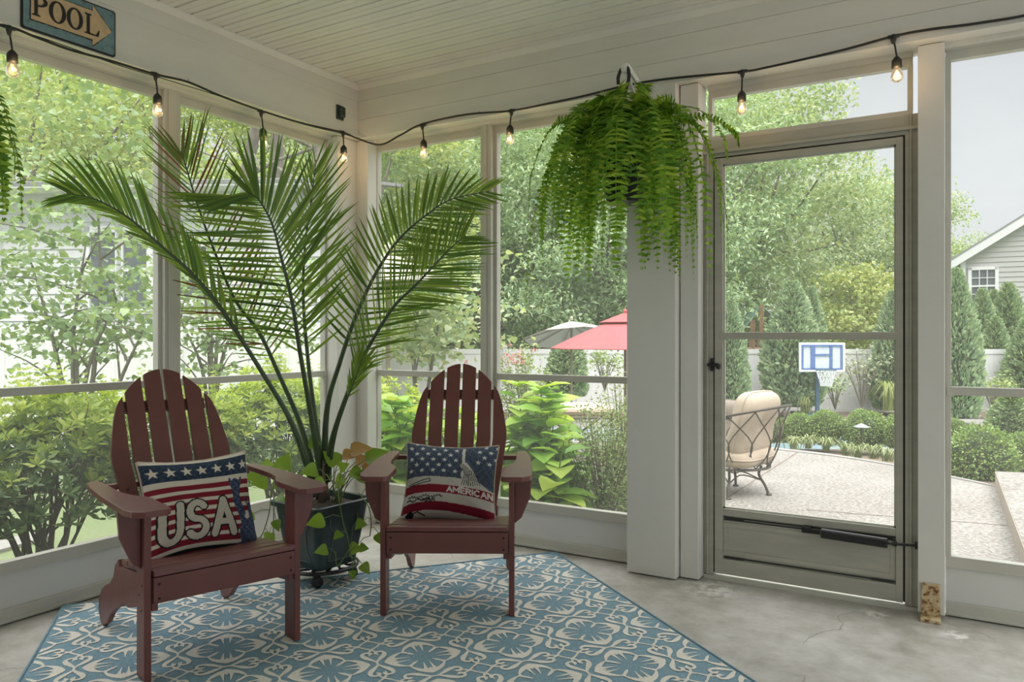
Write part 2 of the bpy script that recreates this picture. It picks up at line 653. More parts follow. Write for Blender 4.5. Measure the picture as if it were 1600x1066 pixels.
b = MB()        # beadboard ceiling, boards running along the back wall
pitch, y = .0885, YB + .02
prof = []
while y > YF:
    prof += [(y, ZC + .014), (y - .003, ZC + .014), (y - .006, ZC), (y - .040, ZC), (y - .043, ZC + .004), (y - .046, ZC), (y - pitch + .006, ZC), (y - pitch + .003, ZC + .014), (y - pitch, ZC + .014)]
    y -= pitch
L = np.array([(XL - .02, p[0], p[1]) for p in prof])
R_ = np.array([(XR, p[0], p[1]) for p in prof])
b.strip(L, R_)
b.bx(XL - .02, XR, YF, YB + .02, ZC + .02, ZC + .16)
struct('ceiling', b, M['ceiling'])

# header beams in three boards with shallow grooves between them
gz = [(ZB, 2.553), (2.5545, 2.6695), (2.671, ZC + .02)]
b = MB()
for z0, z1, pr in ((ZB, 2.668, 0), (2.668, ZC + .02, .004)):
    b.bx(XL - .02, XL + pr, YF, YB, z0, z1)
b.bx(XW - .06, XL - .012, YF, YW + .06, ZB + .002, ZC + .15)
struct('wall_left', b, M['paint'])
b = MB()
for z0, z1 in gz:
    b.bx(XL, XR, YB, YB + .02, z0, z1)
b.bx(XL - .01, XR, YB + .012, YW + .06, ZB + .002, ZC + .15)
struct('wall_back', b, M['paint'])
b = MB()
b.prism([(0, 0), (.028, 0), (.028, -.008), (.010, -.034), (0, -.034)], YB - YF, (XL, YF, ZC), (1, 0, 0), (0, 0, 1), (0, 1, 0))
struct('trim_1', b, M['paint_clean'])
b = MB()
b.prism([(0, 0), (-.028, 0), (-.028, -.008), (-.010, -.034), (0, -.034)], XR - XL, (XL, YB, ZC), (0, 1, 0), (0, 0, 1), (1, 0, 0))
struct('trim_2', b, M['paint_clean'])

# posts
b = MB()
b.bx(XP - .10, XP, 3.49, YP, 0, ZB)
b.bx(XP - .10, -3.235, YP, YP + .10, 0, ZB)
struct('trim_3', b, M['paint_clean'], bevel=.004)                                   # corner post
struct('trim_4', MB().bx(-1.466, -1.210, YB, YW + .03, .006, ZB + .004), M['paint_clean'], bevel=.004)    # broad post
struct('trim_5', MB().bx(-1.205, -1.1116, YP, YW + .03, .006, ZB), M['paint_clean'], bevel=.004)
struct('trim_6', MB().bx(-.1665, -.066, 3.68, YW + .03, .02, ZB), M['paint_clean'], bevel=.003)
b = MB()
b.bx(XP - .08, XP - .05, 1.20, 1.27, 0, ZB)
struct('trim_7', b, M['paint_clean'], bevel=.003)
struct('trim_13', MB().bx(XP - .08, XP - .05, .05, .13, 0, ZB), M['paint_clean'], bevel=.003)
struct('trim_14', MB().bx(1.2, 1.28, YP, YW + .03, 0, ZB), M['paint_clean'], bevel=.003)
struct('trim_15', MB().bx(XP - .08, XP, -1.14, -1.04, 0, ZB), M['paint_clean'], bevel=.003)


def win(name, axis, a0, a1, z0=.255, z1=2.40, mid=.965, stile=.02, outer=True):
    """one screened opening: frame, mid rail and screen; axis 'x': in the left wall (a = Y); axis 'y': in the back wall (a = X)"""
    w = thing(name, kind='structure')

    def bxx(mb, a0, a1, t0, t1, z0, z1):        # t measured into the room from the frame plane
        if axis == 'x':
            mb.bx(XW + t0, XW + t1, a0, a1, z0, z1)
        else:
            mb.bx(a0, a1, YW - t1, YW - t0, z0, z1)
    f = MB()
    bxx(f, a0 - .001, a0 + stile, -.03, .012, z0, z1)
    bxx(f, a1 - stile, a1 + .001, -.03, .012, z0, z1)
    bxx(f, a0, a1, -.03, .010, z1 - stile, z1 + .045)
    bxx(f, a0, a1, -.03, .014, z0 - .045, z0 + .004)
    bxx(f, a0, a1, -.03, .024, z1 + .018, z1 + .055)
    build('frame', f, M['frame'], w, bevel=.002)
    if mid:
        r = MB()
        bxx(r, a0 + .004, a1 - .004, -.016, .016, mid - .018, mid + .018)
        build('mid_rail', r, M['frame'], w, bevel=.002)
    s = MB()
    if axis == 'x':
        V = [(XW, a0, z0), (XW, a1, z0), (XW, a1, z1), (XW, a0, z1)]
    else:
        V = [(a0, YW, z0), (a1, YW, z0), (a1, YW, z1), (a0, YW, z1)]
    s.add(V, [[0, 1, 2, 3]])
    build('screen', s, M['screen'], w)
    return w


win('window_1', 'x', 1.27, 2.353)
win('window_2', 'x', 2.439, 3.495)
win('window_3', 'y', -3.25, -2.42)
win('window_4', 'y', -2.348, -1.466)
win('window_5', 'y', -1.09, -.19, 2.185, 2.40, None)
win('window_6', 'y', -.064, 1.2)
win('window_7', 'x', .13, 1.20)
win('window_8', 'x', -1.04, .05)
win('window_9', 'y', 1.28, 2.55)

# mullions between the screens
b = MB()
b.bx(XW - .03, XW + .035, 2.353, 2.439, 0, 2.445)
b.bx(XW + .035, XW + .042, 2.372, 2.420, 0, 2.445)
struct('trim_8', b, M['frame'], bevel=.002)
b = MB()
b.bx(-2.42, -2.348, YW - .045, YW + .03, 0, 2.445)
b.bx(-2.40, -2.375, YW - .050, YW - .045, 0, 2.445)
struct('trim_9', b, M['frame'], bevel=.002)
# head trim over the screens
b = MB()
b.bx(XW - .02, XW + .055, YF, 3.49, 2.425, 2.445)
struct('trim_10', b, M['paint'])
b = MB()
b.bx(-3.235, -1.466, YW - .055, YW + .02, 2.425, 2.445)
struct('trim_11', b, M['paint'])
b = MB()
b.bx(-.066, 2.55, YW - .055, YW + .02, 2.425, 2.445)
struct('trim_12', b, M['paint'])

# low kick panels under the screens, with a base rail
b = MB()
for a0, a1 in ((-1.04, 1.20), (1.27, 2.353), (2.439, 3.49)):
    b.bx(XW - .03, XW - .004, a0, a1, .03, .215)
struct('wall_low_left', b, M['panel'])
b = MB()
for a0, a1 in ((-3.25, -2.42), (-2.348, -1.466), (-.064, 2.55)):
    b.bx(a0, a1, YW + .004, YW + .03, .03, .215)
struct('wall_low_back', b, M['panel'])
b = MB()
b.bx(XW - .03, XW + .012, -1.04, 3.49, .006, .062)
b.bx(XW - .03, XW + .020, -1.04, 3.49, .006, .020)
struct('baseboard_left', b, M['frame'], bevel=.003)
b = MB()
for a0, a1 in ((-3.25, -1.466), (-.064, 2.55)):
    b.bx(a0, a1, YW - .012, YW + .03, .006, .062)
    b.bx(a0, a1, YW - .020, YW + .03, .006, .020)
struct('baseboard_back', b, M['frame'], bevel=.003)

# ------------------------------------------------------------------ the screen door
dr = thing('door_1', kind='structure')
f = MB()
f.bx(-1.11, -1.062, YW - .020, YW + .03, .02, 2.17)
f.bx(-.219, -.1665, YW - .020, YW + .03, .02, 2.17)
f.bx(-1.11, -.1665, YW - .0185, YW + .028, 2.082, 2.165)
f.bx(-1.095, -1.085, YW - .030, YW - .020, .02, 2.17)
f.bx(-.200, -.192, YW - .030, YW - .020, .02, 2.17)
f.bx(-1.11, -.1665, YW - .032, YW - .020, 2.10, 2.115)
build('door_frame', f, M['door'], dr, bevel=.002)
f = MB()
for x0, x1, z0, z1 in ((-1.062, -1.0555, .03, 2.08), (-.2255, -.219, .03, 2.08), (-1.062, -.219, 2.0745, 2.082)):
    f.bx(x0, x1, YW - .010, YW + .012, z0, z1)
build('seal', f, M['seal'], dr)
lf = MB()
for x0, x1 in ((-1.055, -1.015), (-.254, -.226)):
    lf.bx(x0, x1, YW - .026, YW + .008, .03, 2.074)
lf.bx(-1.054, -.227, YW - .0245, YW + .007, 2.043, 2.0735)
lf.bx(-1.054, -.227, YW - .0245, YW + .007, .0305, .105)
lf.bx(-1.054, -.227, YW - .022, YW + .008, .318, .352)
lf.bx(-1.015, -.254, YW - .012, YW + .006, .105, .318)
build('door_leaf', lf, M['door'], dr, bevel=.002)
pf = MB()                                                                   # raised frame of the kick panel
for x0, x1, z0, z1 in ((-1.015, -.254, .262, .285), (-1.015, -.254, .125, .148), (-1.0145, -.992, .126, .284), (-.277, -.2545, .126, .284)):
    pf.bx(x0, x1, YW - (.018 if x1 - x0 > .1 else .0168), YW - .010, z0, z1)
build('panel_moulding', pf, M['door'], dr, bevel=.002)
pf = MB()  # black strips painted in for the shadow along the panel tracks
for z in (.1135, .298, .309):
    pf.bx(-1.012, -.257, YW - .0135, YW - .0115, z - .004, z + .004)
for x in (-.96, -.31):
    for z in (.1135, .306):
        pf.bx(x - .045, x + .045, YW - .0155, YW - .0125, z - .0055, z + .0055)
build('painted_track_shadow', pf, M['seal'], dr)
build('mid_rail', MB().bx(-1.03, -.240, YW - .030, YW - .006, 1.183, 1.217), M['door'], dr, bevel=.002)
g = MB()
for x0, x1, z0, z1 in ((-1.015, -1.007, .352, 2.043), (-.262, -.254, .352, 2.043), (-1.015, -.254, .352, .360), (-1.015, -.254, 2.035, 2.043)):
    g.bx(x0, x1, YW - .012, YW, z0, z1)
build('screen_bead', g, M['frame'], dr)
s = MB()
s.add([(-1.015, YW - .004, .352), (-.254, YW - .004, .352), (-.254, YW - .004, 2.043), (-1.015, YW - .004, 2.043)], [[0, 1, 2, 3]])
build('screen', s, M['screen'], dr)
s = MB()
s.bx(-1.11, -.1665, YW - .03, YW + .06, 0, .018)
s.bx(-.33, -.24, YW - .034, YW - .026, .012, .026)
build('threshold', s, M['frame'], dr)
# latch: upright body, cross lever, knob
lt = MB()
p = onY(1113, 570, YW - .03)
lt.bx(p[0] - .010, p[0] + .010, YW - .034, YW - .02, p[2] - .032, p[2] + .032)
lt.tube([(p[0] - .022, YW - .045, p[2]), (p[0] + .03, YW - .045, p[2])], [.008, .009], 10)
lt.lathe([(0, 0), (.013, .002), (.015, .010), (.012, .02), (0, .022)], 12, (p[0] + .024, YW - .045, p[2] - .006), rot_between((1, 0, -.1)))
build('latch', lt, M['black'], dr, bevel=.003)
cl = MB()
q = [onY(u, v, YW - .055) for u, v in ((1256, 828), (1283, 833), (1387, 849), (1432, 853))]
cl.tube([q[1], q[2]], .0225, 18)
body = build('closer_tube', cl, M['blackmetal'], dr, smooth=False, bevel=.003)
cl = MB()
cl.tube([q[2], q[3]], .006, 10)
cl.lathe([(.010, 0), (.012, .01), (.010, .02)], 12, q[2] * .85 + q[3] * .15, rot_between(q[3] - q[2]))
build('closer_rod', cl, M['blackmetal'], body)
cl = MB()
cl.obox((q[0] + q[1]) / 2, (.065, .012, .02))
cl.bx(q[0][0] - .01, q[0][0] + .03, YW - .055, YW - .015, q[0][2] - .014, q[0][2] + .012)
cl.bx(q[3][0] - .006, q[3][0] + .012, YW - .07, YW - .03, q[3][2] - .012, q[3][2] + .012)
build('closer_bracket', cl, M['blackmetal'], body)

# rusty anchor plate at the foot of the door post
t = thing('post_anchor', 'rusty cream painted anchor plate at the foot of the slim post beside the door', 'anchor plate', (-.116, 3.66, 0))
build('upright_plate', MB().bx(-.153, -.083, 3.668, 3.680, .012, .150), M['rust'], t, bevel=.002)
build('foot_plate', MB().bx(-.155, -.080, 3.615, 3.680, 0, .014), M['rust'], t, bevel=.002)
for (dx, dz) in ((-.143, .132), (-.093, .132), (-.118, .112), (-.143, .065), (-.093, .065)):
    build('bolt', MB().lathe([(.008, 0), (.008, .004), (.005, .006), (0, .006)], 8, (dx, 3.668, dz), rot_between((0, -1, 0))), M['rust'], t)

# ------------------------------------------------------------------ rug
RA = np.array([-3.405, 1.865, 0.0])
RU = np.array([.62175, .78321, 0.0])
RV = np.array([.78321, -.62175, 0.0])
RW, RL = 2.37, 3.05
rug = thing('area_rug', 'blue and cream rug with scroll and flower pattern lying on the concrete floor', 'rug', RA + RU * RW / 2 + RV * RL / 2)


def rugp(u, v, z=0.0):
    return RA + RU * u + RV * v + np.array([0, 0, z])


b = MB()
nu, nv = 24, 30
T0 = np.array([rugp(RW * i / nu, RL * j / nv, .007 + (.012 * max(0, 1 - (i * i + j * j) / 3.0))) for j in range(nv + 1) for i in range(nu + 1)])
ix = lambda i, j: j * (nu + 1) + i
b.add(T0, [[ix(i, j), ix(i, j + 1), ix(i + 1, j + 1), ix(i + 1, j)] for j in range(nv) for i in range(nu)])
ring = [ix(i, 0) for i in range(nu)] + [ix(nu, j) for j in range(nv)] + [ix(i, nv) for i in range(nu, 0, -1)] + [ix(0, j) for j in range(nv, 0, -1)]
Vr = np.concatenate([T0[ring], T0[ring] * np.array([1, 1, 0]) + np.array([0, 0, .0005])])
nr = len(ring)
b.add(Vr, [[k, (k + 1) % nr, nr + (k + 1) % nr, nr + k] for k in range(nr)])
build('pile', b, M['rug'], rug)
b = MB()
b.tube([rugp(0.0, 0, .012), rugp(RW * .1, 0, .0065), rugp(RW, 0, .0065)], .006, 6)
b.tube([rugp(0.0, 0, .012), rugp(0, RL * .08, .0065), rugp(0, RL, .0065)], .006, 6)
b.tube([rugp(RW, 0, .0065), rugp(RW, RL, .0065), rugp(0, RL, .0065)], .006, 6)
build('binding', b, M['rug_edge'], rug)


def stroke(pts, w, n=14):
    """a tapering brush stroke: left and right rails in the plane"""
    c = catmull(np.column_stack([np.array(pts, float), np.array(w, float)]), n)
    xy, ww = c[:, :2], np.maximum(c[:, 2], .004)
    t = np.gradient(xy, axis=0)
    t /= np.maximum(np.linalg.norm(t, axis=1, keepdims=True), 1e-9)
    nrm = np.column_stack([-t[:, 1], t[:, 0]])
    return xy + nrm * ww[:, None] / 2, xy - nrm * ww[:, None] / 2


def turned(sh, k, mir=False):
    a = k * math.pi / 2
    c, s = math.cos(a), math.sin(a)
    out = []
    for e in sh:
        e = e.copy()
        if mir:
            e[:, 1] *= -1
        out.append(np.column_stack([e[:, 0] * c - e[:, 1] * s, e[:, 0] * s + e[:, 1] * c]))
    return out


flower, scroll = [], []
for k in range(4):
    # flower cell (x towards a side, points of the cell on the diagonals): a bowed stroke along each side, spikes to the middle
    for mir in (False, True):
        flower.append(turned(stroke([(.60, .585), (.585, .42), (.60, .26), (.575, .10), (.535, .0)], [.03, .135, .115, .06, .035], 18), k, mir))
        flower.append(turned(stroke([(.555, .42), (.42, .30), (.24, .15)], [.13, .055, .012], 8), k, mir))
    flower.append(turned(stroke([(.60, .60), (.48, .48), (.40, .40)], [.03, .10, .02], 8), k))
    flower.append(turned(stroke([(.56, 0), (.45, 0), (.34, 0), (.22, 0)], [.12, .07, .075, .015], 10), k))
    # scroll cell: from each point two scrolls part and curl back in; a thin crossing lattice in the middle
    for mir in (False, True):
        scroll.append(turned(stroke([(.655, .655), (.625, .50), (.605, .36), (.555, .22), (.465, .155), (.375, .19), (.365, .285), (.425, .32)],
                                    [.05, .085, .125, .10, .075, .07, .085, .075], 30), k, mir))
        scroll.append(turned(stroke([(.0, .195), (.18, .185), (.32, .225), (.47, .34)], [.045, .06, .05, .03], 12), k, mir))
    scroll.append(turned(stroke([(.63, .63), (.72, .72)], [.06, .05], 4), k))
    scroll.append(turned(stroke([(.155, .155), (.235, .235)], [.05, .03], 3), k))
half, z0 = .341 / 2, .0085
ex, ey = (RU + RV) / math.sqrt(2), (RV - RU) / math.sqrt(2)


def clip(poly):
    for ax, lim, sg in ((0, .012, 1), (0, RW - .012, -1), (1, .012, 1), (1, RL - .012, -1)):
        out = []
        for i in range(len(poly)):
            p, q = poly[i], poly[(i + 1) % len(poly)]
            dp, dq = sg * (p[ax] - lim), sg * (q[ax] - lim)
            if dp >= 0:
                out.append(p)
            if dp * dq < 0:
                out.append(p + (q - p) * dp / (dp - dq))
        poly = out
        if len(poly) < 3:
            return []
    return poly


b = MB()
o45 = 1 / math.sqrt(2)
for i in range(-1, 15):
    for j in range(-1, 19):
        if (i + j) % 2:
            continue
        cu, cv = .33 + (i - 2) * half, .73 + (j - 4) * half
        kind = flower if i % 2 == 0 else scroll
        for sid, (lf_, rt_) in enumerate(kind):
            for k in range(len(lf_) - 1):
                q = np.array([lf_[k], rt_[k], rt_[k + 1], lf_[k + 1]])
                uv = np.column_stack([cu + half * (q[:, 0] - q[:, 1]) * o45, cv + half * (q[:, 0] + q[:, 1]) * o45])
                if uv[:, 0].max() < 0 or uv[:, 0].min() > RW or uv[:, 1].max() < 0 or uv[:, 1].min() > RL:
                    continue
                pl = clip([r for r in uv])
                if len(pl) >= 3:
                    b.add([rugp(u, v, z0 + k * 2.5e-5 + (i % 2) * 1e-5 + sid * 1.1e-5 + .012 * max(0, 1 - ((u / RW * nu) ** 2 + (v / RL * nv) ** 2) / 3.0)) for u, v in pl], [list(range(len(pl)))])
build('woven_pattern', b, M['rug_cream'], rug)


# ------------------------------------------------------------------ the two adirondack chairs
def make_chair(label, loc, rz):
    t = thing('adirondack_chair', label, 'chair', loc, rz, 'red adirondack chairs on the rug')
    P = lambda nm, mb, m=M['red'], bev=.003, par=t: build(nm, mb, m, par, local=True, bevel=bev)
    sx, sy, sz = (1, 0, 0), (0, 1, 0), (0, 0, 1)
    for s in (-1, 1):
        P('front_leg', MB().bx(s * .262, s * .286, -.004, .086, 0, .593))
        P('arm_bracket', MB().prism([(0, .593), (.075, .593), (.068, .50), (.030, .41), (0, .385)], .022, (s * .286, .03, 0), (s, 0, 0), sz, sy))
        arm = [(.232, -.115), (.250, -.130), (.318, -.130), (.350, -.100), (.362, -.05), (.364, .25), (.356, .44), (.342, .555), (.322, .58),
               (.300, .572), (.292, .53), (.290, .36), (.286, .27), (.274, .20), (.254, .155), (.238, .125), (.232, .09)]
        P('arm', MB().prism(arm, .022, (0, 0, .593), (s, 0, 0), sy, sz))
        st = [(.0, .355), (.41, .300), (.43, .325), (.475, .295), (.50, .245), (.55, .205), (.62, .180), (.68, .150), (.725, .100), (.735, .055),
              (.700, .004), (.665, .0), (.60, .030), (.54, .085), (.47, .125), (.41, .145), (.36, .175), (.30, .172), (.22, .195), (.13, .225), (0, .24)]
        P('rear_leg', MB().prism(st, .022, (s * .238, .002, 0), (0, 1, 0), sz, (s, 0, 0)))
    P('front_apron', MB().bx(-.258, .258, -.016, .006, .268, .358))
    for k in range(5):
        y0 = -.018 + k * .083
        zz = .372 - .125 * (y0 + .04)
        R = Matrix.Rotation(-.125, 3, 'X')
        P('seat_slat', MB().obox((0, y0 + .038, zz - (0 if k else .002)), (.516, .077, .020), np.array(R)))
    # back: six slats in a fan, cut to an arch
    O = np.array([0, .400, .262])
    D = np.array([0, .432, .902])
    D /= np.linalg.norm(D)
    N = np.array([0, -D[2], D[1]])
    Ls = .868
    for i in range(6):
        c = i - 2.5

        def edge(s, side):
            k = .70 + .30 * min(1, s / .46)
            if s > .46:
                k = 1 + .015 * (s - .46)
            w = .082 * k
            x = c * w + side * (w / 2 - .0065)
            if abs(c) > 2 and side * c > 0 and s < .46:
                x += math.copysign(.012 * (1 - s / .46), c)
            return x
        lim = lambda x: Ls - .112 * (abs(x) / .165) ** 2 - .14 * (max(0, abs(x) - .19) / .05) ** 2
        lft, rgt = [], []
        for s in np.linspace(0, 1, 140):
            s *= Ls
            for lst, sd in ((lft, -1), (rgt, 1)):
                x = edge(s, sd)
                if s <= lim(x):
                    lst.append((x, s))
        xl, xr = edge(Ls, -1), edge(Ls, 1)
        top = [(x, min(Ls, lim(x))) for x in np.linspace(lft[-1][0], rgt[-1][0], 14)]
        poly = rgt + [p for p in top[::-1] if p[1] >= min(lft[-1][1], rgt[-1][1]) - 1e-6] + lft[::-1]
        P('back_slat', MB().prism(poly, .018, O, sx, D, -N), bev=.002)
    for s, hw in ((.705, .172), (.10, .20)):
        P('back_cleat', MB().obox(O + D * s - N * .031, (hw * 2, .05, .022), np.stack([np.array(sx), D, N], 1)))
    c = O + D * .355
    P('arm_rail', MB().bx(-.315, .315, c[1] + .012, c[1] + .05, .571, .593))
    for x, z in ((-.240, .335), (-.240, .285), (.240, .335), (.240, .285)):
        P('screw', MB().lathe([(.005, 0), (.004, .0015), (0, .002)], 8, (x, -.016, z), rot_between((0, -1, 0))), M['screw'], 0)
    for s in (-1, 1):
        for y, z in ((.02, .33), (.055, .29), (.03, .24)):
            P('screw', MB().lathe([(.005, 0), (.004, .0015), (0, .002)], 8, (s * .286, y, z), rot_between((s, 0, 0))), M['screw'], 0)
    for i in (0, 1, 4, 5):
        q = O + D * .34 + N * .0005 + np.array([(i - 2.5) * .078, 0, 0])
        P('screw', MB().lathe([(.005, 0), (.004, .0015), (0, .002)], 8, q, rot_between(N)), M['screw'], 0)
    return t


CA, CB = (-2.324, 1.865, .0085), (-1.888, 2.640, .0085)
ra, rb = math.radians(72), math.radians(29.9)
make_chair('red wooden slat-back lounge chair in front of the mullioned window, holding the pillow marked USA', CA, ra)
make_chair('red wooden slat-back lounge chair between the potted palm and the broad white post', CB, rb)


# ------------------------------------------------------------------ pillows
def seg_dist(S, T, pts):
    d = np.full(S.shape, 9.0)
    for (x0, y0), (x1, y1) in zip(pts[:-1], pts[1:]):
        dx, dy = x1 - x0, y1 - y0
        t = np.clip(((S - x0) * dx + (T - y0) * dy) / max(dx * dx + dy * dy, 1e-12), 0, 1)
        d = np.minimum(d, np.hypot(S - x0 - t * dx, T - y0 - t * dy))
    return d


def star(S, T, cx, cy, r):
    x, y = S - cx, T - cy
    a = np.arctan2(x, y)
    k = np.mod(a + math.pi / 5, 2 * math.pi / 5) - math.pi / 5
    rr = np.hypot(x, y)
    # straight edge between an outer point (r, 0) and an inner point (.4 r, 36 deg)
    px, py = rr * np.cos(np.abs(k)), rr * np.sin(np.abs(k))
    ix_, iy_ = .4 * r * math.cos(math.pi / 5), .4 * r * math.sin(math.pi / 5)
    return (px - r) * iy_ - py * (ix_ - r) < 0


def arc(cx, cy, rx, ry, a0, a1, n=14):
    return [(cx + rx * math.cos(math.radians(a0 + (a1 - a0) * i / n)), cy + ry * math.sin(math.radians(a0 + (a1 - a0) * i / n))) for i in range(n + 1)]


GLY = {
    'A': [[(0, 0), (.38, 1)], [(.38, 1), (.76, 0)], [(.14, .34), (.62, .34)]],
    'M': [[(0, 0), (0, 1), (.42, .3), (.84, 1), (.84, 0)]],
    'E': [[(.6, 0), (0, 0), (0, 1), (.6, 1)], [(0, .52), (.52, .52)]],
    'R': [[(0, 0), (0, 1), (.36, 1)] + arc(.36, .75, .24, .25, 90, -90) + [(0, .5)], [(.3, .5), (.64, 0)]],
    'I': [[(.0, 0), (.0, 1)]],
    'C': [arc(.42, .5, .42, .5, 50, 310)],
    'N': [[(0, 0), (0, 1), (.64, 0), (.64, 1)]],
    'U': [[(0, 1), (0, .32)] + arc(.30, .32, .30, .32, 180, 360)[1:] + [(.60, 1)]],
    'S': [arc(.31, .755, .29, .245, 30, 270, 12) + arc(.31, .255, .31, .255, 90, -150, 12)[1:]],
}
ADV = {'A': .95, 'M': 1.07, 'E': .82, 'R': .87, 'I': .24, 'C': 1.0, 'N': .86, 'U': .86, 'S': .86}
CREAM, NAVY, DRED, INK = (.62, .57, .47), (.035, .065, .115), (.20, .018, .03), (.012, .014, .016)


def usa_design(S, T):
    C = np.empty(S.shape + (3,))
    C[:] = CREAM
    n = np.sin(S * 260 + 3 * np.sin(T * 190)) * np.sin(T * 310 + 2 * np.sin(S * 170))
    stripe = np.mod((.745 - T) / .0905, 1.0)
    C[(T < .745) & (stripe > .40)] = DRED
    top = T > .765
    mott = np.where(n[..., None] > .25, np.array((.05, .072, .105)), np.array((.02, .033, .06)))
    C[top] = mott[top]
    C[T > .962] = CREAM
    for i in range(7):
        C[star(S, T, .075 + i * .142, .862, .058)] = CREAM
    # navy torch and raised arm, spreading to a cloaked shoulder at the corner
    fig = (np.hypot((S - .80), (T - .655) * .8) < .055) | (seg_dist(S, T, [(.80, .64), (.79, .50), (.83, .36), (.86, .20)]) < .040)
    fig |= (np.hypot((S - .93) * 1.0, (T - .17) * .9) < .15) | (seg_dist(S, T, [(.96, .30), (.95, .42)]) < .045)
    for a in (-.07, -.025, .02, .06):
        fig |= seg_dist(S, T, [(.955 + a * .5, .42), (.955 + a, .52)]) < .009
    fig |= seg_dist(S, T, [(.755, .66), (.745, .72)]) < .014
    fig |= seg_dist(S, T, [(.85, .66), (.87, .72)]) < .012
    fig |= seg_dist(S, T, [(.78, .03), (.88, .05)]) < .05
    fm = np.where(n[..., None] > .35, np.array((.13, .16, .23)), np.array((.03, .045, .085)))
    C[fig] = fm[fig]
    C[np.hypot(S - .885, (T - .33)) < .028] = CREAM
    x = .075
    lay = []
    for ch in 'USA':
        for g in GLY[ch]:
            lay.append([(x + p[0] * .245 + .02 * (p[1]), .175 + p[1] * .34 + (x - .1) * .02) for p in g])
        x += .235 if ch != 'U' else .225
    d = np.minimum.reduce([seg_dist(S, T, g) for g in lay])
    C[d < .046] = INK
    C[d < .032] = (.52, .49, .40)
    C[(T < .075) & (S > .1) & (S < .75) & (T > .045)] = INK
    return C


def american_design(S, T):
    C = np.empty(S.shape + (3,))
    C[:] = (.50, .48, .42)
    n = np.sin(S * 240 + 3 * np.sin(T * 170)) * np.sin(T * 290 + 2 * np.sin(S * 150))
    bend = .035 * np.cos((S - .45) * 3.0) - .02 * S
    Tb = T - bend
    nav = np.where(n[..., None] > .3, np.array((.115, .14, .175)), np.array((.042, .06, .092)))
    top = Tb > .50
    C[top] = nav[top]
    C[(Tb > .285) & (Tb < .39)] = DRED
    C[(Tb > .06) & (Tb < .165)] = (.17, .012, .025)
    for r in range(6):
        for c in range(8):
            cx, cy = .06 + c * .125 + (.0625 if r % 2 else 0), .585 + r * .078
            if cx < .62 or cx > .80 and cy > .7:
                C[star(S, Tb, cx, cy, .033)] = (.58, .58, .55)
    # a pale raised torch with drapery, drawn in dark lines
    fig = (seg_dist(S, Tb, [(.635, .93), (.645, .76), (.66, .66)]) < .016) | (np.hypot((S - .70), (Tb - .56) * 1.0) < .075)
    fig |= seg_dist(S, Tb, [(.66, .68), (.72, .60), (.80, .46)]) < .045
    fig |= seg_dist(S, Tb, [(.70, .55), (.64, .40)]) < .03
    C[fig] = (.55, .54, .49)
    for k in range(9):
        a = .62 + k * .026
        C[seg_dist(S, Tb, [(a, .72 - k * .02), (a + .05 - .01 * k, .56), (a + .02, .41 + .004 * k)]) < .0042] = INK
    blue = (S > .80) & (Tb > .41) & (Tb <= .50) & (Tb > .50 - (S - .80) * .6)
    C[blue] = nav[blue]
    # lines of dark handwriting, and a sketched box
    wr = lambda s0, s1, t0, a, f: seg_dist(S, Tb, [(s0 + (s1 - s0) * i / 70, t0 + a * math.sin(i * f) + .012 * math.sin(i * .23)) for i in range(71)])
    C[wr(.06, .44, .235, .014, 1.1) < .0045] = INK
    C[wr(.05, .30, .195, .010, 1.3) < .0045] = INK
    C[wr(.22, .36, .185, .022, .6) < .004] = INK
    C[seg_dist(S, Tb, [(.05, .40), (.28, .47), (.29, .43), (.06, .385)]) < .006] = INK
    C[(np.hypot((S - .10), (Tb - .02)) < .045)] = INK
    C[seg_dist(S, Tb, [(.06, .03), (.18, .05), (.26, .0)]) < .008] = INK
    x = .485
    lay = []
    for ch in 'AMERICAN':
        for g in GLY[ch]:
            lay.append([(x + p[0] * .070, .308 + p[1] * .064) for p in g])
        x += ADV[ch] * .072 + .004
    d = np.minimum.reduce([seg_dist(S, Tb, g) for g in lay])
    C[d < .0085] = (.62, .60, .55)
    return C


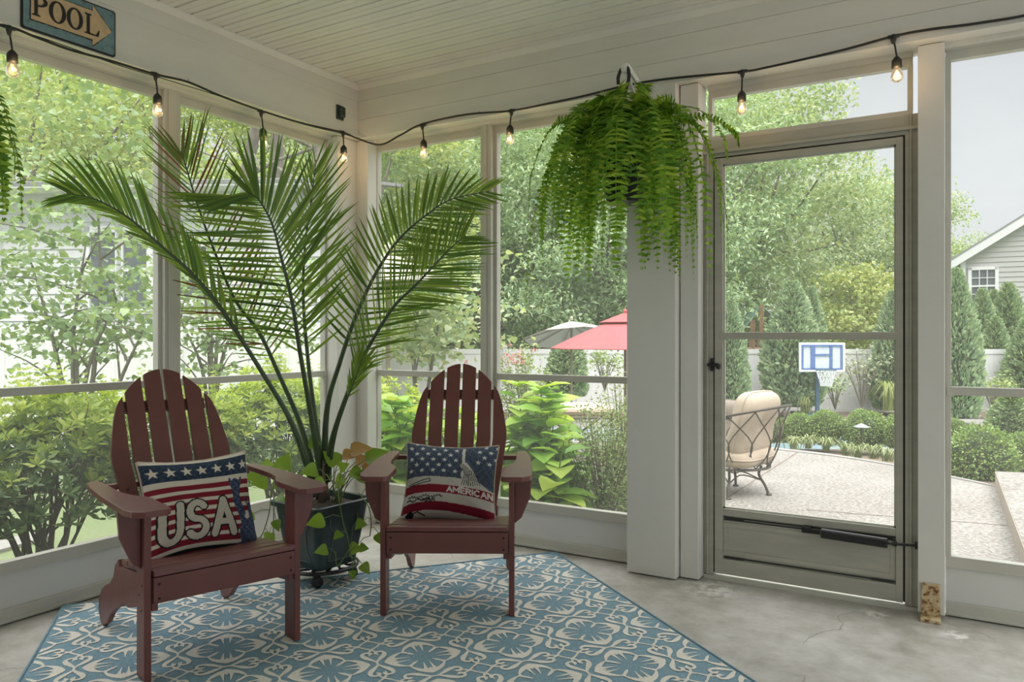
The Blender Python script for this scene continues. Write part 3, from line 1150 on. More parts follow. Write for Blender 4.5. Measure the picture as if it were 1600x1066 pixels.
def make_pillow(name, label, design, W, Hh, Tk, frame, group):
    """frame = centre, right, up, front (unit vectors)"""
    o, rx, uy, fz = [np.array(q, float) for q in frame]
    nu, nv = 190, 170
    s, t = np.meshgrid(np.linspace(0, 1, nu), np.linspace(0, 1, nv))
    C = design(s, t)
    u, v = 2 * s - 1, 2 * t - 1
    x = W / 2 * u * (1 - .075 * (1 - v * v)) * (1 + .0 * v)
    y = Hh / 2 * v * (1 - .105 * (1 - u * u))
    th = Tk / 2 * np.power(np.clip(1 - np.abs(u) ** 3.2, 0, 1), .55) * np.power(np.clip(1 - np.abs(v) ** 3.0, 0, 1), .55)
    cr = np.abs(u * v)                                   # creases running in from the corners
    wr = .0026 * np.sin(9 * u + 5 * v * u + 2) * np.sin(7 * v + 4 * u) * (1 - u * u * v * v) + .0055 * cr ** .8 * (1 - cr) * np.sin(11 * (np.abs(u) - np.abs(v)) + 1.5 * u)
    sag = -.010 * (1 - v) * np.sin(3 * u)
    Pf = o + x[..., None] * rx + (y + sag * .3)[..., None] * uy + (th + wr)[..., None] * fz
    Pb = o + x[..., None] * rx + (y + sag * .3)[..., None] * uy - (th * .8)[..., None] * fz
    n = nu * nv
    idx = np.arange(n).reshape(nv, nu)
    Q = np.stack([idx[:-1, :-1], idx[:-1, 1:], idx[1:, 1:], idx[1:, :-1]], -1).reshape(-1, 4)
    mb = MB().add(np.concatenate([Pf.reshape(-1, 3), Pb.reshape(-1, 3)]), np.concatenate([Q, Q[:, ::-1] + n]))
    root = thing(name, label, 'pillow', o - uy * Hh / 2, 0, group)
    ob = build('pillow_cover', mb, M['pillow'], root, smooth=True)
    ca = ob.data.color_attributes.new('pattern', 'FLOAT_COLOR', 'POINT')
    full = np.ones((2 * n, 4), np.float32)
    full[:n, :3] = C.reshape(-1, 3)
    full[n:, :3] = (.45, .42, .35)
    ca.data.foreach_set('color', full.ravel())
    e = np.concatenate([Pf[0, :], Pf[1:, -1], Pf[-1, -2::-1], Pf[-2:0:-1, 0]])[::4]
    build('piping', MB().tube(e, .0045, 6, closed=True), M['cushion'], root, smooth=True)
    return root


def chair_frame(loc, rz, x, y, z, lean, yaw=0.0, roll=0.0):
    A = Matrix.Rotation(rz, 3, 'Z')
    B = A @ Matrix.Rotation(yaw, 3, 'Z') @ Matrix.Rotation(-lean, 3, 'X') @ Matrix.Rotation(roll, 3, 'Y')
    B = np.array(B)
    c = np.array(loc) + np.array(A) @ np.array([x, y, z])
    return c, B[:, 0], B[:, 2], -B[:, 1]


make_pillow('throw_pillow', 'square pillow with red and white stripes, a row of stars and the letters USA', usa_design, .44, .42, .185,
            chair_frame(CA, ra, .022, .350, .499, math.radians(20), math.radians(2)), 'flag pillows on the red chairs')
make_pillow('throw_pillow', 'pillow with starry blue top half and the word AMERICAN on a red band', american_design, .445, .38, .185,
            chair_frame(CB, rb, -.02, .352, .495, math.radians(24), math.radians(1), math.radians(2)), 'flag pillows on the red chairs')

# ------------------------------------------------------------------ potted palm on its rolling stand
PC = gp(503, 3.74, 0.0)                      # centre of the pot
pang = math.radians(30.7 - 36)
PR = np.array(Matrix.Rotation(pang, 3, 'Z'))


def sq(hw, z, n=6, r=.03):
    """a rounded square ring"""
    pts = []
    for k, (sx_, sy_) in enumerate(((1, 1), (-1, 1), (-1, -1), (1, -1))):
        for i in range(n + 1):
            a = math.radians(90 * k + 90 * i / n)
            pts.append((sx_ * (hw - r) + r * math.cos(a), sy_ * (hw - r) + r * math.sin(a), z))
    return np.array(pts) @ PR.T + PC


stand = thing('plant_caddy', 'round black openwork metal plant stand on small wheels under the dark green pot', 'plant stand', PC)
b = MB()
zc = .078
for r in (.175, .158):
    b.tube([PC + np.array([r * math.cos(a), r * math.sin(a), zc]) for a in np.linspace(0, 2 * math.pi, 40, endpoint=False)], .007, 6, closed=True)
b.tube([PC + np.array([.06 * math.cos(a), .06 * math.sin(a), zc]) for a in np.linspace(0, 2 * math.pi, 20, endpoint=False)], .006, 6, closed=True)
for k in range(12):
    a = k * math.pi / 6
    q = [PC + np.array([r * math.cos(a + da), r * math.sin(a + da), zc]) for r, da in ((.06, 0), (.10, .16), (.13, -.10), (.158, .06))]
    b.tube(catmull(q, 10), .0055, 6)
build('openwork_top', b, M['blackmetal'], stand, smooth=True)
for k in range(4):
    a = math.radians(-70 + 90 * k + 16)
    q = PC + np.array([.15 * math.cos(a), .15 * math.sin(a), 0])
    w = build('caster', MB().lathe([(.010, -.016), (.026, -.013), (.028, 0), (.026, .013), (.010, .016)], 18, q + np.array([0, 0, .0365]), rot_between((math.cos(a + .6), math.sin(a + .6), 0))), M['black'], stand, smooth=True)
    build('caster_fork', MB().bx(q[0] - .012, q[0] + .012, q[1] - .012, q[1] + .012, .060, .076), M['blackmetal'], w)

palm = thing('potted_palm', 'tall potted palm with long feathery fronds in a square dark green planter', 'potted palm', PC + np.array([0, 0, .086]))
b = MB()
rings = [sq(.118, .087), sq(.124, .10), sq(.150, .27), sq(.163, .372), sq(.180, .376), sq(.182, .398), sq(.176, .402), sq(.160, .400), sq(.155, .36)]
nr = len(rings[0])
V = np.concatenate(rings)
Fc = [[i * nr + k, i * nr + (k + 1) % nr, (i + 1) * nr + (k + 1) % nr, (i + 1) * nr + k] for i in range(len(rings) - 1) for k in range(nr)]
Fc.append(list(range(nr))[::-1])
b.add(V, Fc)
build('pot', b, M['pot'], palm, smooth=False)
b = MB()
for k in range(4):                                 # raised panel outline on each face
    a = k * math.pi / 2
    Rk = PR @ np.array(Matrix.Rotation(a, 3, 'Z'))

    def fp(x, z):
        hw = .124 + (z - .10) * .153 + .001
        return PC + Rk @ np.array([x, -hw, 0]) + np.array([0, 0, z])
    o = [(-.085, .335), (-.085, .30), (-.060, .27), (-.060, .17), (-.075, .15), (-.075, .125), (.075, .125), (.075, .15), (.060, .17), (.060, .27), (.085, .30), (.085, .335)]
    b.tube([fp(*q) for q in o], .0042, 5)
build('panel_moulding', b, mat('pale_green_moulding', (.085, .125, .125), .28), palm, smooth=True)
sq_in = sq(.155, .372)
build('soil', MB().add(np.vstack([sq_in, PC + np.array([0, 0, .395])]), [[k, (k + 1) % nr, nr] for k in range(nr)]), M['soil'], palm)

rg = np.random.default_rng(11)
VD = np.array([-SN, CS, 0])                       # viewing direction, level


def frond(points, t0, n, lens, ang, droop, roll=0.0, w=.011, leafm='palm', brown=0.0, cup=.25, stalk=(.012, .0035)):
    """points (u, v, d): course of the stalk; leaflets on both sides from t0 on; lens = leaflet length along the stalk (left, right)"""
    P = np.array([at(*p) for p in points])
    c = catmull(P, 60)
    T = np.gradient(c, axis=0)
    T /= np.linalg.norm(T, axis=1, keepdims=True)
    rad = np.interp(np.linspace(0, 1, 60), [0, .15, 1], [stalk[0] * 1.5, stalk[0], stalk[1] * .5])
    lb = MB()
    bb = MB()
    for i in range(n):
        t = t0 + (1 - t0) * (i + .5) / n
        k = min(58, int(t * 59))
        p, tt = c[k], T[k]
        S = np.cross(tt, VD)
        S /= np.linalg.norm(S)
        N = np.cross(S, tt)
        cr, sr = math.cos(roll), math.sin(roll)
        S, N = S * cr + N * sr, N * cr - S * sr
        q = (t - t0) / (1 - t0)
        for side in (-1, 1):
            L_ = np.interp(q, [0, .12, .45, .8, 1], lens[0 if side < 0 else 1]) * rg.uniform(.9, 1.06)
            phi = math.radians(np.interp(q, [0, .5, 1], ang if np.isscalar(ang[0]) else ang[0 if side < 0 else 1]) + rg.normal(0, 3))
            d = math.cos(phi) * tt + math.sin(phi) * (side * S * math.cos(cup) - N * math.sin(cup) * -1)
            d /= np.linalg.norm(d)
            m = 7
            ss = np.linspace(0, 1, m)
            dr = droop * rg.uniform(.7, 1.3)
            pts = p + d * (ss * L_)[:, None] + np.array([0, 0, -1.0]) * (dr * L_ * ss ** 2.2)[:, None] + tt * (.06 * L_ * ss ** 2)[:, None]
            dirs = np.gradient(pts, axis=0)
            dirs /= np.linalg.norm(dirs, axis=1, keepdims=True)
            across = np.cross(dirs, N if abs(dirs[0] @ N) < .9 else S)
            across /= np.linalg.norm(across, axis=1, keepdims=True)
            tw = rg.normal(.35 * side, .25)
            nn = np.cross(across, dirs)
            across = across * math.cos(tw) + nn * math.sin(tw)
            nn = np.cross(across, dirs)
            ww = .68 * w * rg.uniform(.85, 1.1) * np.interp(ss, [0, .12, .5, .85, 1], [.35, .9, 1, .55, .04])
            (bb if rg.random() < brown else lb).add(
                np.concatenate([pts - across * ww[:, None], pts - nn * (ww * .35)[:, None], pts + across * ww[:, None]]),
                [[a, a + 1, m + a + 1, m + a] for a in range(m - 1)] + [[m + a, m + a + 1, 2 * m + a + 1, 2 * m + a] for a in range(m - 1)])
    f = build('frond', lb, M[leafm], palm, smooth=True)
    if bb.n:
        o_ = build('browned_leaflets', bb, M['palm_brown'], f, smooth=True)
        o_['label'] = 'reddish brown dried leaflets'
    build('stalk', MB().tube(c, rad, 8), M['petiole'], f, smooth=True)
    return f


B0 = 3.74
# long frond leaning out to the left
frond([(488, 752, B0), (455, 660, 3.70), (407, 578, 3.64), (345, 482, 3.54), (300, 428, 3.46), (250, 383, 3.38), (200, 340, 3.30), (150, 312, 3.24), (104, 302, 3.19)],
      .30, 46, ([.10, .24, .34, .26, .10], [.08, .10, .17, .22, .12]), (26, 34, 30), .10, .25, .011, cup=.6)
# thin frond behind it with browned leaflets
frond([(494, 752, B0), (470, 665, 3.82), (437, 588, 3.86), (405, 520, 3.86), (368, 470, 3.82), (338, 400, 3.74), (312, 330, 3.66), (291, 262, 3.62), (283, 236, 3.6)],
      .30, 44, ([.20, .34, .40, .34, .12], [.2, .34, .36, .30, .12]), (62, 48, 20), .06, -.1, .0075, brown=.42)
# big middle frond
frond([(503, 752, B0), (486, 650, 3.68), (469, 552, 3.60), (456, 470, 3.53), (440, 405, 3.48), (425, 350, 3.45), (404, 312, 3.42), (385, 300, 3.41)],
      .32, 50, ([.30, .44, .46, .34, .10], [.26, .44, .50, .44, .12]), ((50, 46, 24), (84, 76, 34)), .06, .0, .0115)
# the same side, further back, mostly hidden
frond([(508, 752, B0), (492, 650, 3.84), (481, 560, 3.90), (474, 470, 3.92), (476, 390, 3.90), (486, 315, 3.86), (494, 250, 3.84)],
      .34, 26, ([.24, .34, .36, .30, .12], [.24, .32, .30, .22, .10]), (58, 44, 18), .05, .2, .009)
# dark frond reaching up to the right
frond([(506, 752, B0), (511, 640, 3.74), (530, 570, 3.72), (552, 505, 3.70), (580, 441, 3.70), (608, 394, 3.70), (634, 363, 3.70), (665, 337, 3.71), (704, 312, 3.73), (768, 298, 3.76)],
      .27, 54, ([.22, .36, .34, .26, .10], [.12, .24, .26, .22, .12]), (66, 56, 22), .04, -.25, .0105)
# lighter frond on the far right
frond([(512, 752, B0), (518, 690, 3.70), (545, 610, 3.64), (574, 546, 3.58), (614, 481, 3.52), (645, 450, 3.48), (670, 424, 3.46), (706, 386, 3.44), (728, 368, 3.42)],
      .30, 52, ([.12, .24, .28, .22, .10], [.16, .30, .34, .26, .12]), (44, 46, 34), .06, .15, .0085, 'palm_light')
# short young growth low on the right
frond([(512, 752, B0), (524, 680, 3.66), (540, 630, 3.62), (556, 590, 3.60), (566, 560, 3.58)],
      .55, 14, ([.05, .10, .14, .14, .10], [.05, .10, .12, .12, .10]), (30, 26, 14), .02, 0, .008, 'palm_young', stalk=(.007, .003))
b = MB()
for k in range(11):
    a = rg.uniform(0, 6.28)
    r = rg.uniform(.01, .045)
    q = PC + np.array([r * math.cos(a), r * math.sin(a), .385])
    b.tube([q, q + np.array([rg.normal(0, .012), rg.normal(0, .012), .09]), q + np.array([rg.normal(0, .03), rg.normal(0, .03), rg.uniform(.13, .22)])], [.016, .012, .004], 7)
build('trunk_base', b, M['twig'], palm, smooth=True)

HEART = leaf_tpl(((0, .45), (.06, .95), (.22, 1.08), (.45, .92), (.7, .55), (.88, .22), (1, 0)), .22, .22, .42)


def leaf_set(mb, spots, tpl=HEART):
    """spots: (point, direction, normal, size)"""
    for p, d, nrm, s in spots:
        s = s * .82
        X, Y, Z = frames(np.array([d], float), np.array([nrm], float))
        mb.scatter(tpl, np.array([p], float), X, Y, Z, s)


def vine(pts, leaves, name='pothos_vine'):
    c = catmull([at(*p) for p in pts], 40)
    lv, st = MB(), MB().tube(c, .0028, 5)
    for t, du, dv, s in leaves:                    # leaf on a short stalk, offset in picture directions
        p = c[int(t * 39)]
        right = np.array([CS, SN, 0])
        q = p + right * du + np.array([0, 0, dv]) - VD * .03
        st.tube([p, (p + q) / 2 + np.array([0, 0, .012]), q], .0018, 5)
        d = q - p + np.array([0, 0, -.03])
        leaf_set(lv, [(q, d, -VD + np.array([0, 0, .6]) + rg.normal(0, .25, 3), s)])
    f = build(name, lv, M['vine'], palm, smooth=True)
    build('stem', st, M['vine_stem'], f, smooth=True)


vine([(512, 770, 3.62), (525, 755, 3.50), (530, 785, 3.46), (537, 820, 3.47), (543, 838, 3.48), (548, 868, 3.48), (552, 872, 3.47)],
     [(.18, -.05, .02, .085), (.45, -.075, .0, .10), (.66, -.02, .015, .06), (.8, .05, .03, .06), (.95, .05, -.02, .07), (.9, .01, -.05, .05)])
vine([(551, 849, 3.47), (540, 868, 3.46), (527, 884, 3.46), (524, 862, 3.44)], [(.95, -.03, .03, .075)])
vine([(560, 770, 3.66), (575, 790, 3.62), (580, 815, 3.62), (578, 838, 3.62)],
     [(.1, .05, .05, .09), (.4, .05, -.01, .09), (.62, -.03, .0, .07), (.8, .04, -.02, .09), (1, -.05, -.03, .08)])
vine([(440, 770, 3.78), (425, 765, 3.72), (421, 800, 3.70), (410, 835, 3.70), (402, 840, 3.70), (394, 825, 3.70)],
     [(.1, -.04, .04, .10), (.25, .03, .05, .11), (.4, -.07, -.01, .10), (.55, .03, -.02, .08), (1, -.02, .02, .06)])
vine([(455, 768, 3.72), (430, 752, 3.66), (428, 790, 3.64), (427, 838, 3.64)],
     [(.2, .02, .08, .11), (.35, -.06, .03, .09), (.6, .03, .02, .07), (.75, .02, -.03, .07), (.9, -.01, -.02, .06)])
vine([(500, 765, 3.62), (508, 742, 3.56), (517, 752, 3.53)], [(.5, -.03, .03, .10), (.95, .05, .06, .07)])
vine([(480, 765, 3.80), (462, 735, 3.84), (446, 728, 3.86)], [(.6, -.02, .03, .12), (.95, -.06, .01, .12), (.4, .04, .04, .10)])
# arrowhead plant: green and reddish leaves on thin stalks
lv, st, reds = MB(), MB(), []
for k, (u, v, s, red, du, dv) in enumerate([(528, 725, .12, 0, -.3, .3), (548, 735, .10, 0, .4, -.2), (572, 718, .14, 0, 1, .5), (556, 722, .10, 1, .8, .2), (535, 712, .10, 1, 1, .1),
                                            (548, 706, .13, 1, 1, .3), (524, 716, .08, 1, -.6, -.1), (560, 740, .09, 0, .5, -.5), (538, 745, .10, 0, -.4, -.4), (578, 738, .08, 0, .6, -.6),
                                            (492, 700, .08, 0, -.3, 1), (566, 728, .09, 1, .9, .0), (585, 730, .08, 0, .9, -.3)]):
    p = at(u, v, 3.70 + .02 * (k % 4))
    base = PC + np.array([.05 + .01 * k % .06, .02, .38])
    st.tube(catmull([base, (base + p) / 2 + np.array([0, 0, .05]), p], 8), .0022, 5)
    right = np.array([CS, SN, 0])
    one = (p, right * du + np.array([0, 0, dv]), -VD * .7 + np.array([0, 0, .8]), s)
    if red:
        reds.append(one)
    else:
        leaf_set(lv, [one])
f = build('arrowhead_plant', lv, M['vine'], palm, smooth=True)
for one in reds:
    lr = MB()
    leaf_set(lr, [one])
    o_ = build('reddish_leaf', lr, M['caladium'], f, smooth=True)
    o_['label'] = 'orange red arrowhead leaf'
build('stem', st, M['vine_stem'], f, smooth=True)


# ------------------------------------------------------------------ hanging ferns
PIN = (np.array([(-.5, 0, 0), (.5, 0, 0), (.42, .55, .05), (-.42, .55, .05), (0, 1, -.05)], float), {4: [[0, 1, 2, 3]], 3: [[3, 2, 4]]})


def fern_frond(parent, base, az, out, rise, fall, n=46, w=.052, seed=0, curl=0.0):
    """one arching frond: rises, bends over and hangs"""
    r = np.random.default_rng(seed)
    dx = np.array([math.cos(az), math.sin(az), 0])
    sd = np.array([-math.sin(az), math.cos(az), 0]) * curl
    P = np.array([base, base + dx * out * .35 + np.array([0, 0, rise * .8]), base + dx * out * .72 + sd * .3 + np.array([0, 0, rise * .85 - fall * .10]),
                  base + dx * out * .97 + sd * .7 + np.array([0, 0, rise * .4 - fall * .52]), base + dx * out * 1.02 + sd + np.array([0, 0, -fall])])
    c = catmull(P, n)
    T = np.gradient(c, axis=0)
    T /= np.linalg.norm(T, axis=1, keepdims=True)
    t = np.linspace(0, 1, n)
    horiz = np.cross(T, np.array([dx[0], dx[1], .35]))
    side = np.cross(np.tile(np.array([0, 0, 1.0]), (n, 1)) + dx * .01, dx)
    tw = r.normal(0, .5)
    side = side * math.cos(tw) + np.cross(T, side) * math.sin(tw)
    side -= T * np.sum(side * T, 1, keepdims=True)
    side /= np.linalg.norm(side, axis=1, keepdims=True)
    Ln = w * np.interp(t, [0, .12, .3, .7, .93, 1], [.25, .7, 1, .92, .45, .12]) * r.uniform(.85, 1.1, n)
    mb = MB()
    for s in (-1, 1):
        D = side * s + T * .28 + r.normal(0, .10, (n, 3))
        N = np.cross(T, side)
        X, Y, Z = frames(D, N + r.normal(0, .25, (n, 3)))
        mb.scatter(PIN, c + 0, X, Y, Z, .0135, Ln)
    mb.tube(c[::3], np.linspace(.0022, .0008, len(c[::3])), 4)
    return build('frond', mb, M['fern'], parent)


HK = np.array([-1.347, 3.30, 2.425])
br = thing('plant_bracket', 'white metal bracket on the broad white post holding the hanging fern', 'bracket', (-1.335, 3.60, 2.30))
b = MB()
b.bx(-1.356, -1.322, 3.600, 3.607, 2.10, 2.36)
for s in (-1, 1):
    b.obox((-1.339 + s * .007, 3.45, 2.405), (.004, .325, .028), np.array(Matrix.Rotation(math.radians(-16), 3, 'X')))
b.obox((-1.339, 3.44, 2.275), (.016, .40, .010), np.array(Matrix.Rotation(math.radians(-47), 3, 'X')))
build('arm', b, M['bracket'], br, bevel=.001)
b = MB()
b.lathe([(.022, -.012), (.024, 0), (.022, .012)], 16, HK + np.array([0, -.005, .015]), rot_between((1, 0, 0)))
build('roller', b, M['bracket'], br)

fern = thing('hanging_fern', 'large bushy fern hanging in a black basket from the white bracket beside the screen door', 'hanging fern', HK)
hk = catmull([HK + np.array(q) for q in ((.045, 0, -.045), (.045, 0, -.01), (.022, 0, .022), (-.012, 0, .016), (-.022, 0, -.03), (-.004, 0, -.08), (.004, 0, -.115), (.0, 0, -.135))], 24)
hk = HK + (hk - HK) @ np.array(Matrix.Rotation(math.radians(20), 3, 'Z')).T * np.array([-1, 1, 1])
build('hook', MB().tube(hk, .0085, 8), M['black'], fern, smooth=True)
PT = HK + np.array([0, 0, -.42])
b = MB()
for k in range(3):
    a = 2.1 * k + .4
    b.tube([HK + np.array([0, 0, -.13]), PT + np.array([.115 * math.cos(a), .115 * math.sin(a), .0])], .0022, 5)
build('hanger_wire', b, M['wire'], fern)
b = MB()
b.lathe([(.0, -.19), (.085, -.19), (.090, -.17), (.122, -.005), (.130, -.003), (.130, .006), (.118, .006), (.108, -.02), (0, -.02)], 28, PT)
build('basket', b, M['black'], fern, smooth=False)
rf = np.random.default_rng(5)
for k in range(80):
    az = k * 2.399 + rf.normal(0, .2)
    q = (k + .5) / 80
    out = (.13 + .29 * q ** .8) * rf.uniform(.85, 1.1)
    rise = (.27 - .05 * q) * rf.uniform(.7, 1.15)
    fall = (.20 + .30 * rf.random() + .08 * q)
    if k % 9 == 0:
        fall *= 1.25
    if k < 6:
        rise, fall, out = rf.uniform(.30, .38), -.16, rf.uniform(.05, .20)
    toward_wall = math.sin(az)
    if toward_wall > .6:
        out = min(out, .27)
    base = PT + np.array([.05 * math.cos(az), .05 * math.sin(az), -.01])
    fern_frond(fern, base, az, out, rise, fall, 40 + int(8 * q), rf.uniform(.048, .066), 100 + k, rf.normal(0, .05))
for k in range(16):            # fronds hanging over the front of the basket
    az = math.radians(-68 + rf.uniform(-75, 75))
    fern_frond(fern, PT + np.array([.05 * math.cos(az), .05 * math.sin(az), -.01]), az, rf.uniform(.13, .24), rf.uniform(.12, .26), rf.uniform(.22, .40), 42, rf.uniform(.05, .064), 400 + k, rf.normal(0, .08))
fern_frond(fern, PT, math.radians(8), .50, .20, -.02, 40, .035, 901, .0)
fern_frond(fern, PT, math.radians(-4), .46, .24, .05, 40, .035, 902, .04)

f2 = thing('hanging_fern', 'fern at the edge by the tall screened window, only its drooping frond tips showing', 'hanging fern', at(-104, 120, 2.35))
C2 = at(-104, 215, 2.35)
build('basket', MB().lathe([(0, -.17), (.085, -.17), (.122, 0), (.128, .008), (.112, .006), (0, -.02)], 24, C2), M['black'], f2)
b = MB()
for k in range(3):
    a = 2.1 * k
    b.tube([C2 + np.array([0, 0, .38]), C2 + np.array([.115 * math.cos(a), .115 * math.sin(a), 0])], .0022, 5)
b.tube([C2 + np.array([0, 0, .37]), C2 + np.array([0, 0, ZC - C2[2] - .002])], .004, 6)
build('hanger_wire', b, M['wire'], f2)
for k in range(56):
    az = k * 2.399
    fern_frond(f2, C2 + np.array([.04 * math.cos(az), .04 * math.sin(az), 0]), az, rf.uniform(.10, .205), rf.uniform(.10, .2), rf.uniform(.05, .30), 38, .046, 300 + k, rf.normal(0, .04))

# ------------------------------------------------------------------ POOL sign
sg = thing('pool_sign', 'weathered teal metal sign with a tan arrow reading POOL on the beam over the window', 'sign', (XL, 1.82, ZB))
SX, SY, SZ = np.array([0, 1.0, 0]), np.array([0, 0, 1.0]), np.array([1.0, 0, 0])
SO = np.array([XL, 1.620, 2.444])
SWd, SHt = .396, .205


def rrect(w, h, r, x0=0, y0=0):
    p = []
    for cx, cy, a0 in ((w - r, h - r, 0), (r, h - r, 90), (r, r, 180), (w - r, r, 270)):
        p += [(x0 + cx + r * math.cos(math.radians(a0 + 15 * i)), y0 + cy + r * math.sin(math.radians(a0 + 15 * i))) for i in range(7)]
    return p


build('backing_plate', MB().prism(rrect(SWd, SHt, .012), .008, SO, SX, SY, SZ), M['ink'], sg)
build('face', MB().prism(rrect(SWd - .014, SHt - .014, .010, .007, .007), .004, SO + SZ * .007, SX, SY, SZ), M['teal'], sg)
arrow = [(.034, .044), (.288, .044), (.288, .018), (.374, .106), (.288, .192), (.288, .168), (.034, .168)]


def grow(p, g):
    c = np.mean(np.array(p), 0)
    return [tuple(np.array(q) + np.sign(np.array(q) - c) * g) for q in p]


ar = build('arrow', MB().prism(arrow, .004, SO + SZ * .0125, SX, SY, SZ), M['tan'], sg)
jag = []
base = np.array(grow(arrow, .003) + [grow(arrow, .003)[0]])
for p, q in zip(base[:-1], base[1:]):
    n = max(2, int(np.linalg.norm(q - p) / .006))
    for i in range(n):
        jag.append(tuple(p + (q - p) * i / n + rg.normal(0, .0012, 2)))
build('arrow_edge', MB().prism(jag, .003, SO + SZ * .0115, SX, SY, SZ), M['ink'], sg)


def ring_poly(mb, cx, cy, ro, ri, a0=0, a1=360, n=30, o=None):
    """ring between two ellipses (radii pairs)"""
    A = np.radians(np.linspace(a0, a1, n + 1))
    out = np.column_stack([cx + ro[0] * np.cos(A), cy + ro[1] * np.sin(A)])
    inn = np.column_stack([cx + ri[0] * np.cos(A), cy + ri[1] * np.sin(A)])
    for k in range(n):
        mb.prism([out[k], out[k + 1], inn[k + 1], inn[k]], .0025, o, SX, SY, SZ)


LO = SO + SZ * .0163


def serif_stem(mb, x, y, h, w=.013):
    mb.prism([(x - .010, y), (x + w + .010, y), (x + w + .010, y + .003), (x + w, y + .008), (x + w, y + h - .008), (x + w + .008, y + h - .003),
              (x + w + .008, y + h), (x - .010, y + h), (x - .010, y + h - .003), (x, y + h - .008), (x, y + .008), (x - .010, y + .003)], .0025, LO, SX, SY, SZ)


y0, hh = .062, .088
lt = MB()
serif_stem(lt, .046, y0, hh)
ring_poly(lt, .058, y0 + .064, (.040, .024), (.025, .018), -90, 90, 16, LO)
build('letter_p', lt, M['ink'], sg)
for cx in (.138, .210):
    lt = MB()
    ring_poly(lt, cx, y0 + hh / 2, (.0345, .046), (.019, .040), o=LO)
    build('letter_o', lt, M['ink'], sg)
lt = MB()
serif_stem(lt, .261, y0, hh)
lt.prism([(.268, y0), (.312, y0), (.318, y0 + .028), (.313, y0 + .028), (.302, y0 + .006), (.268, y0 + .005)], .0025, LO, SX, SY, SZ)
build('letter_l', lt, M['ink'], sg)

# ------------------------------------------------------------------ weatherproof outlet cover on the left beam
ob = thing('outlet_box', 'small dark green weatherproof outlet cover on the beam near the corner', 'outlet box', onX(532, 190, XL))
pa, pb = onX(525, 163, XL), onX(540, 191, XL)
M['boxgreen'] = mat('dark_green_box', (.035, .05, .045), .4)
build('cover_plate', MB().bx(XL, XL + .010, pa[1], pa[1] + .058, pb[2], pa[2]), M['boxgreen'], ob, bevel=.003)
lid = build('lid', MB().bx(XL + .010, XL + .030, pa[1] + .010, pa[1] + .054, pb[2] + .014, pa[2] - .014), M['boxgreen'], ob, bevel=.006)
b = MB()
for k in range(4):
    z = pb[2] + .028 + k * .014
    b.bx(XL + .0295, XL + .032, pa[1] + .016, pa[1] + .048, z, z + .005)
build('rib', b, M['boxgreen'], lid)

# ------------------------------------------------------------------ string lights along the beams
lights = thing('string_lights', 'black outdoor string lights with clear teardrop bulbs looped along both beams', 'string lights', (XL, YB, ZB))
XC, YC = XL + .012, YB - .012
lp = [(-60, 28), (14, 42), (56, 58), (110, 78), (169, 94), (242, 116), (293, 128), (345, 150), (408, 173), (470, 192), (535, 207)]
rp = [(594, 226), (626, 211), (660, 194), (728, 179), (799, 173), (860, 161), (912, 150), (940, 143), (991, 131), (1053, 122), (1160, 112), (1200, 105), (1310, 80), (1395, 57), (1453, 46), (1530, 36), (1640, 16), (1900, -50), (2300, -130)]
path = [onX(u, v, XC) for u, v in lp] + [(XC + .012, YC - .02, onX(560, 218, XC)[2])] + [onY(u, v, YC) for u, v in rp]
cable = catmull(path, 240)
build('cable', MB().tube(cable, .0055, 7), M['black'], lights, smooth=True)
thin = [onX(u, v, XC + .004) for u, v in ((-60, 26), (56, 56), (180, 100), (242, 119), (330, 146), (408, 172), (470, 193), (535, 209))]
thin += [onX(548, 213, XC + .004)]
build('guide_wire', MB().tube(catmull(thin, 60), .0022, 5), M['black'], lights)
for u, v in ((296, 127), (1025, 124), (748, 176), (1455, 45)):
    p = onX(u, v, XL + .006) if u < 550 else onY(u, v, YB - .006)
    build('cable_staple', MB().obox(p, (.006, .006, .022)), M['bracket'], lights)
M['bulb'] = glass_bulb('lit_clear_bulb_glass')
M['filament'] = emit_mat('glowing_filament', (1, .55, .18), 9)
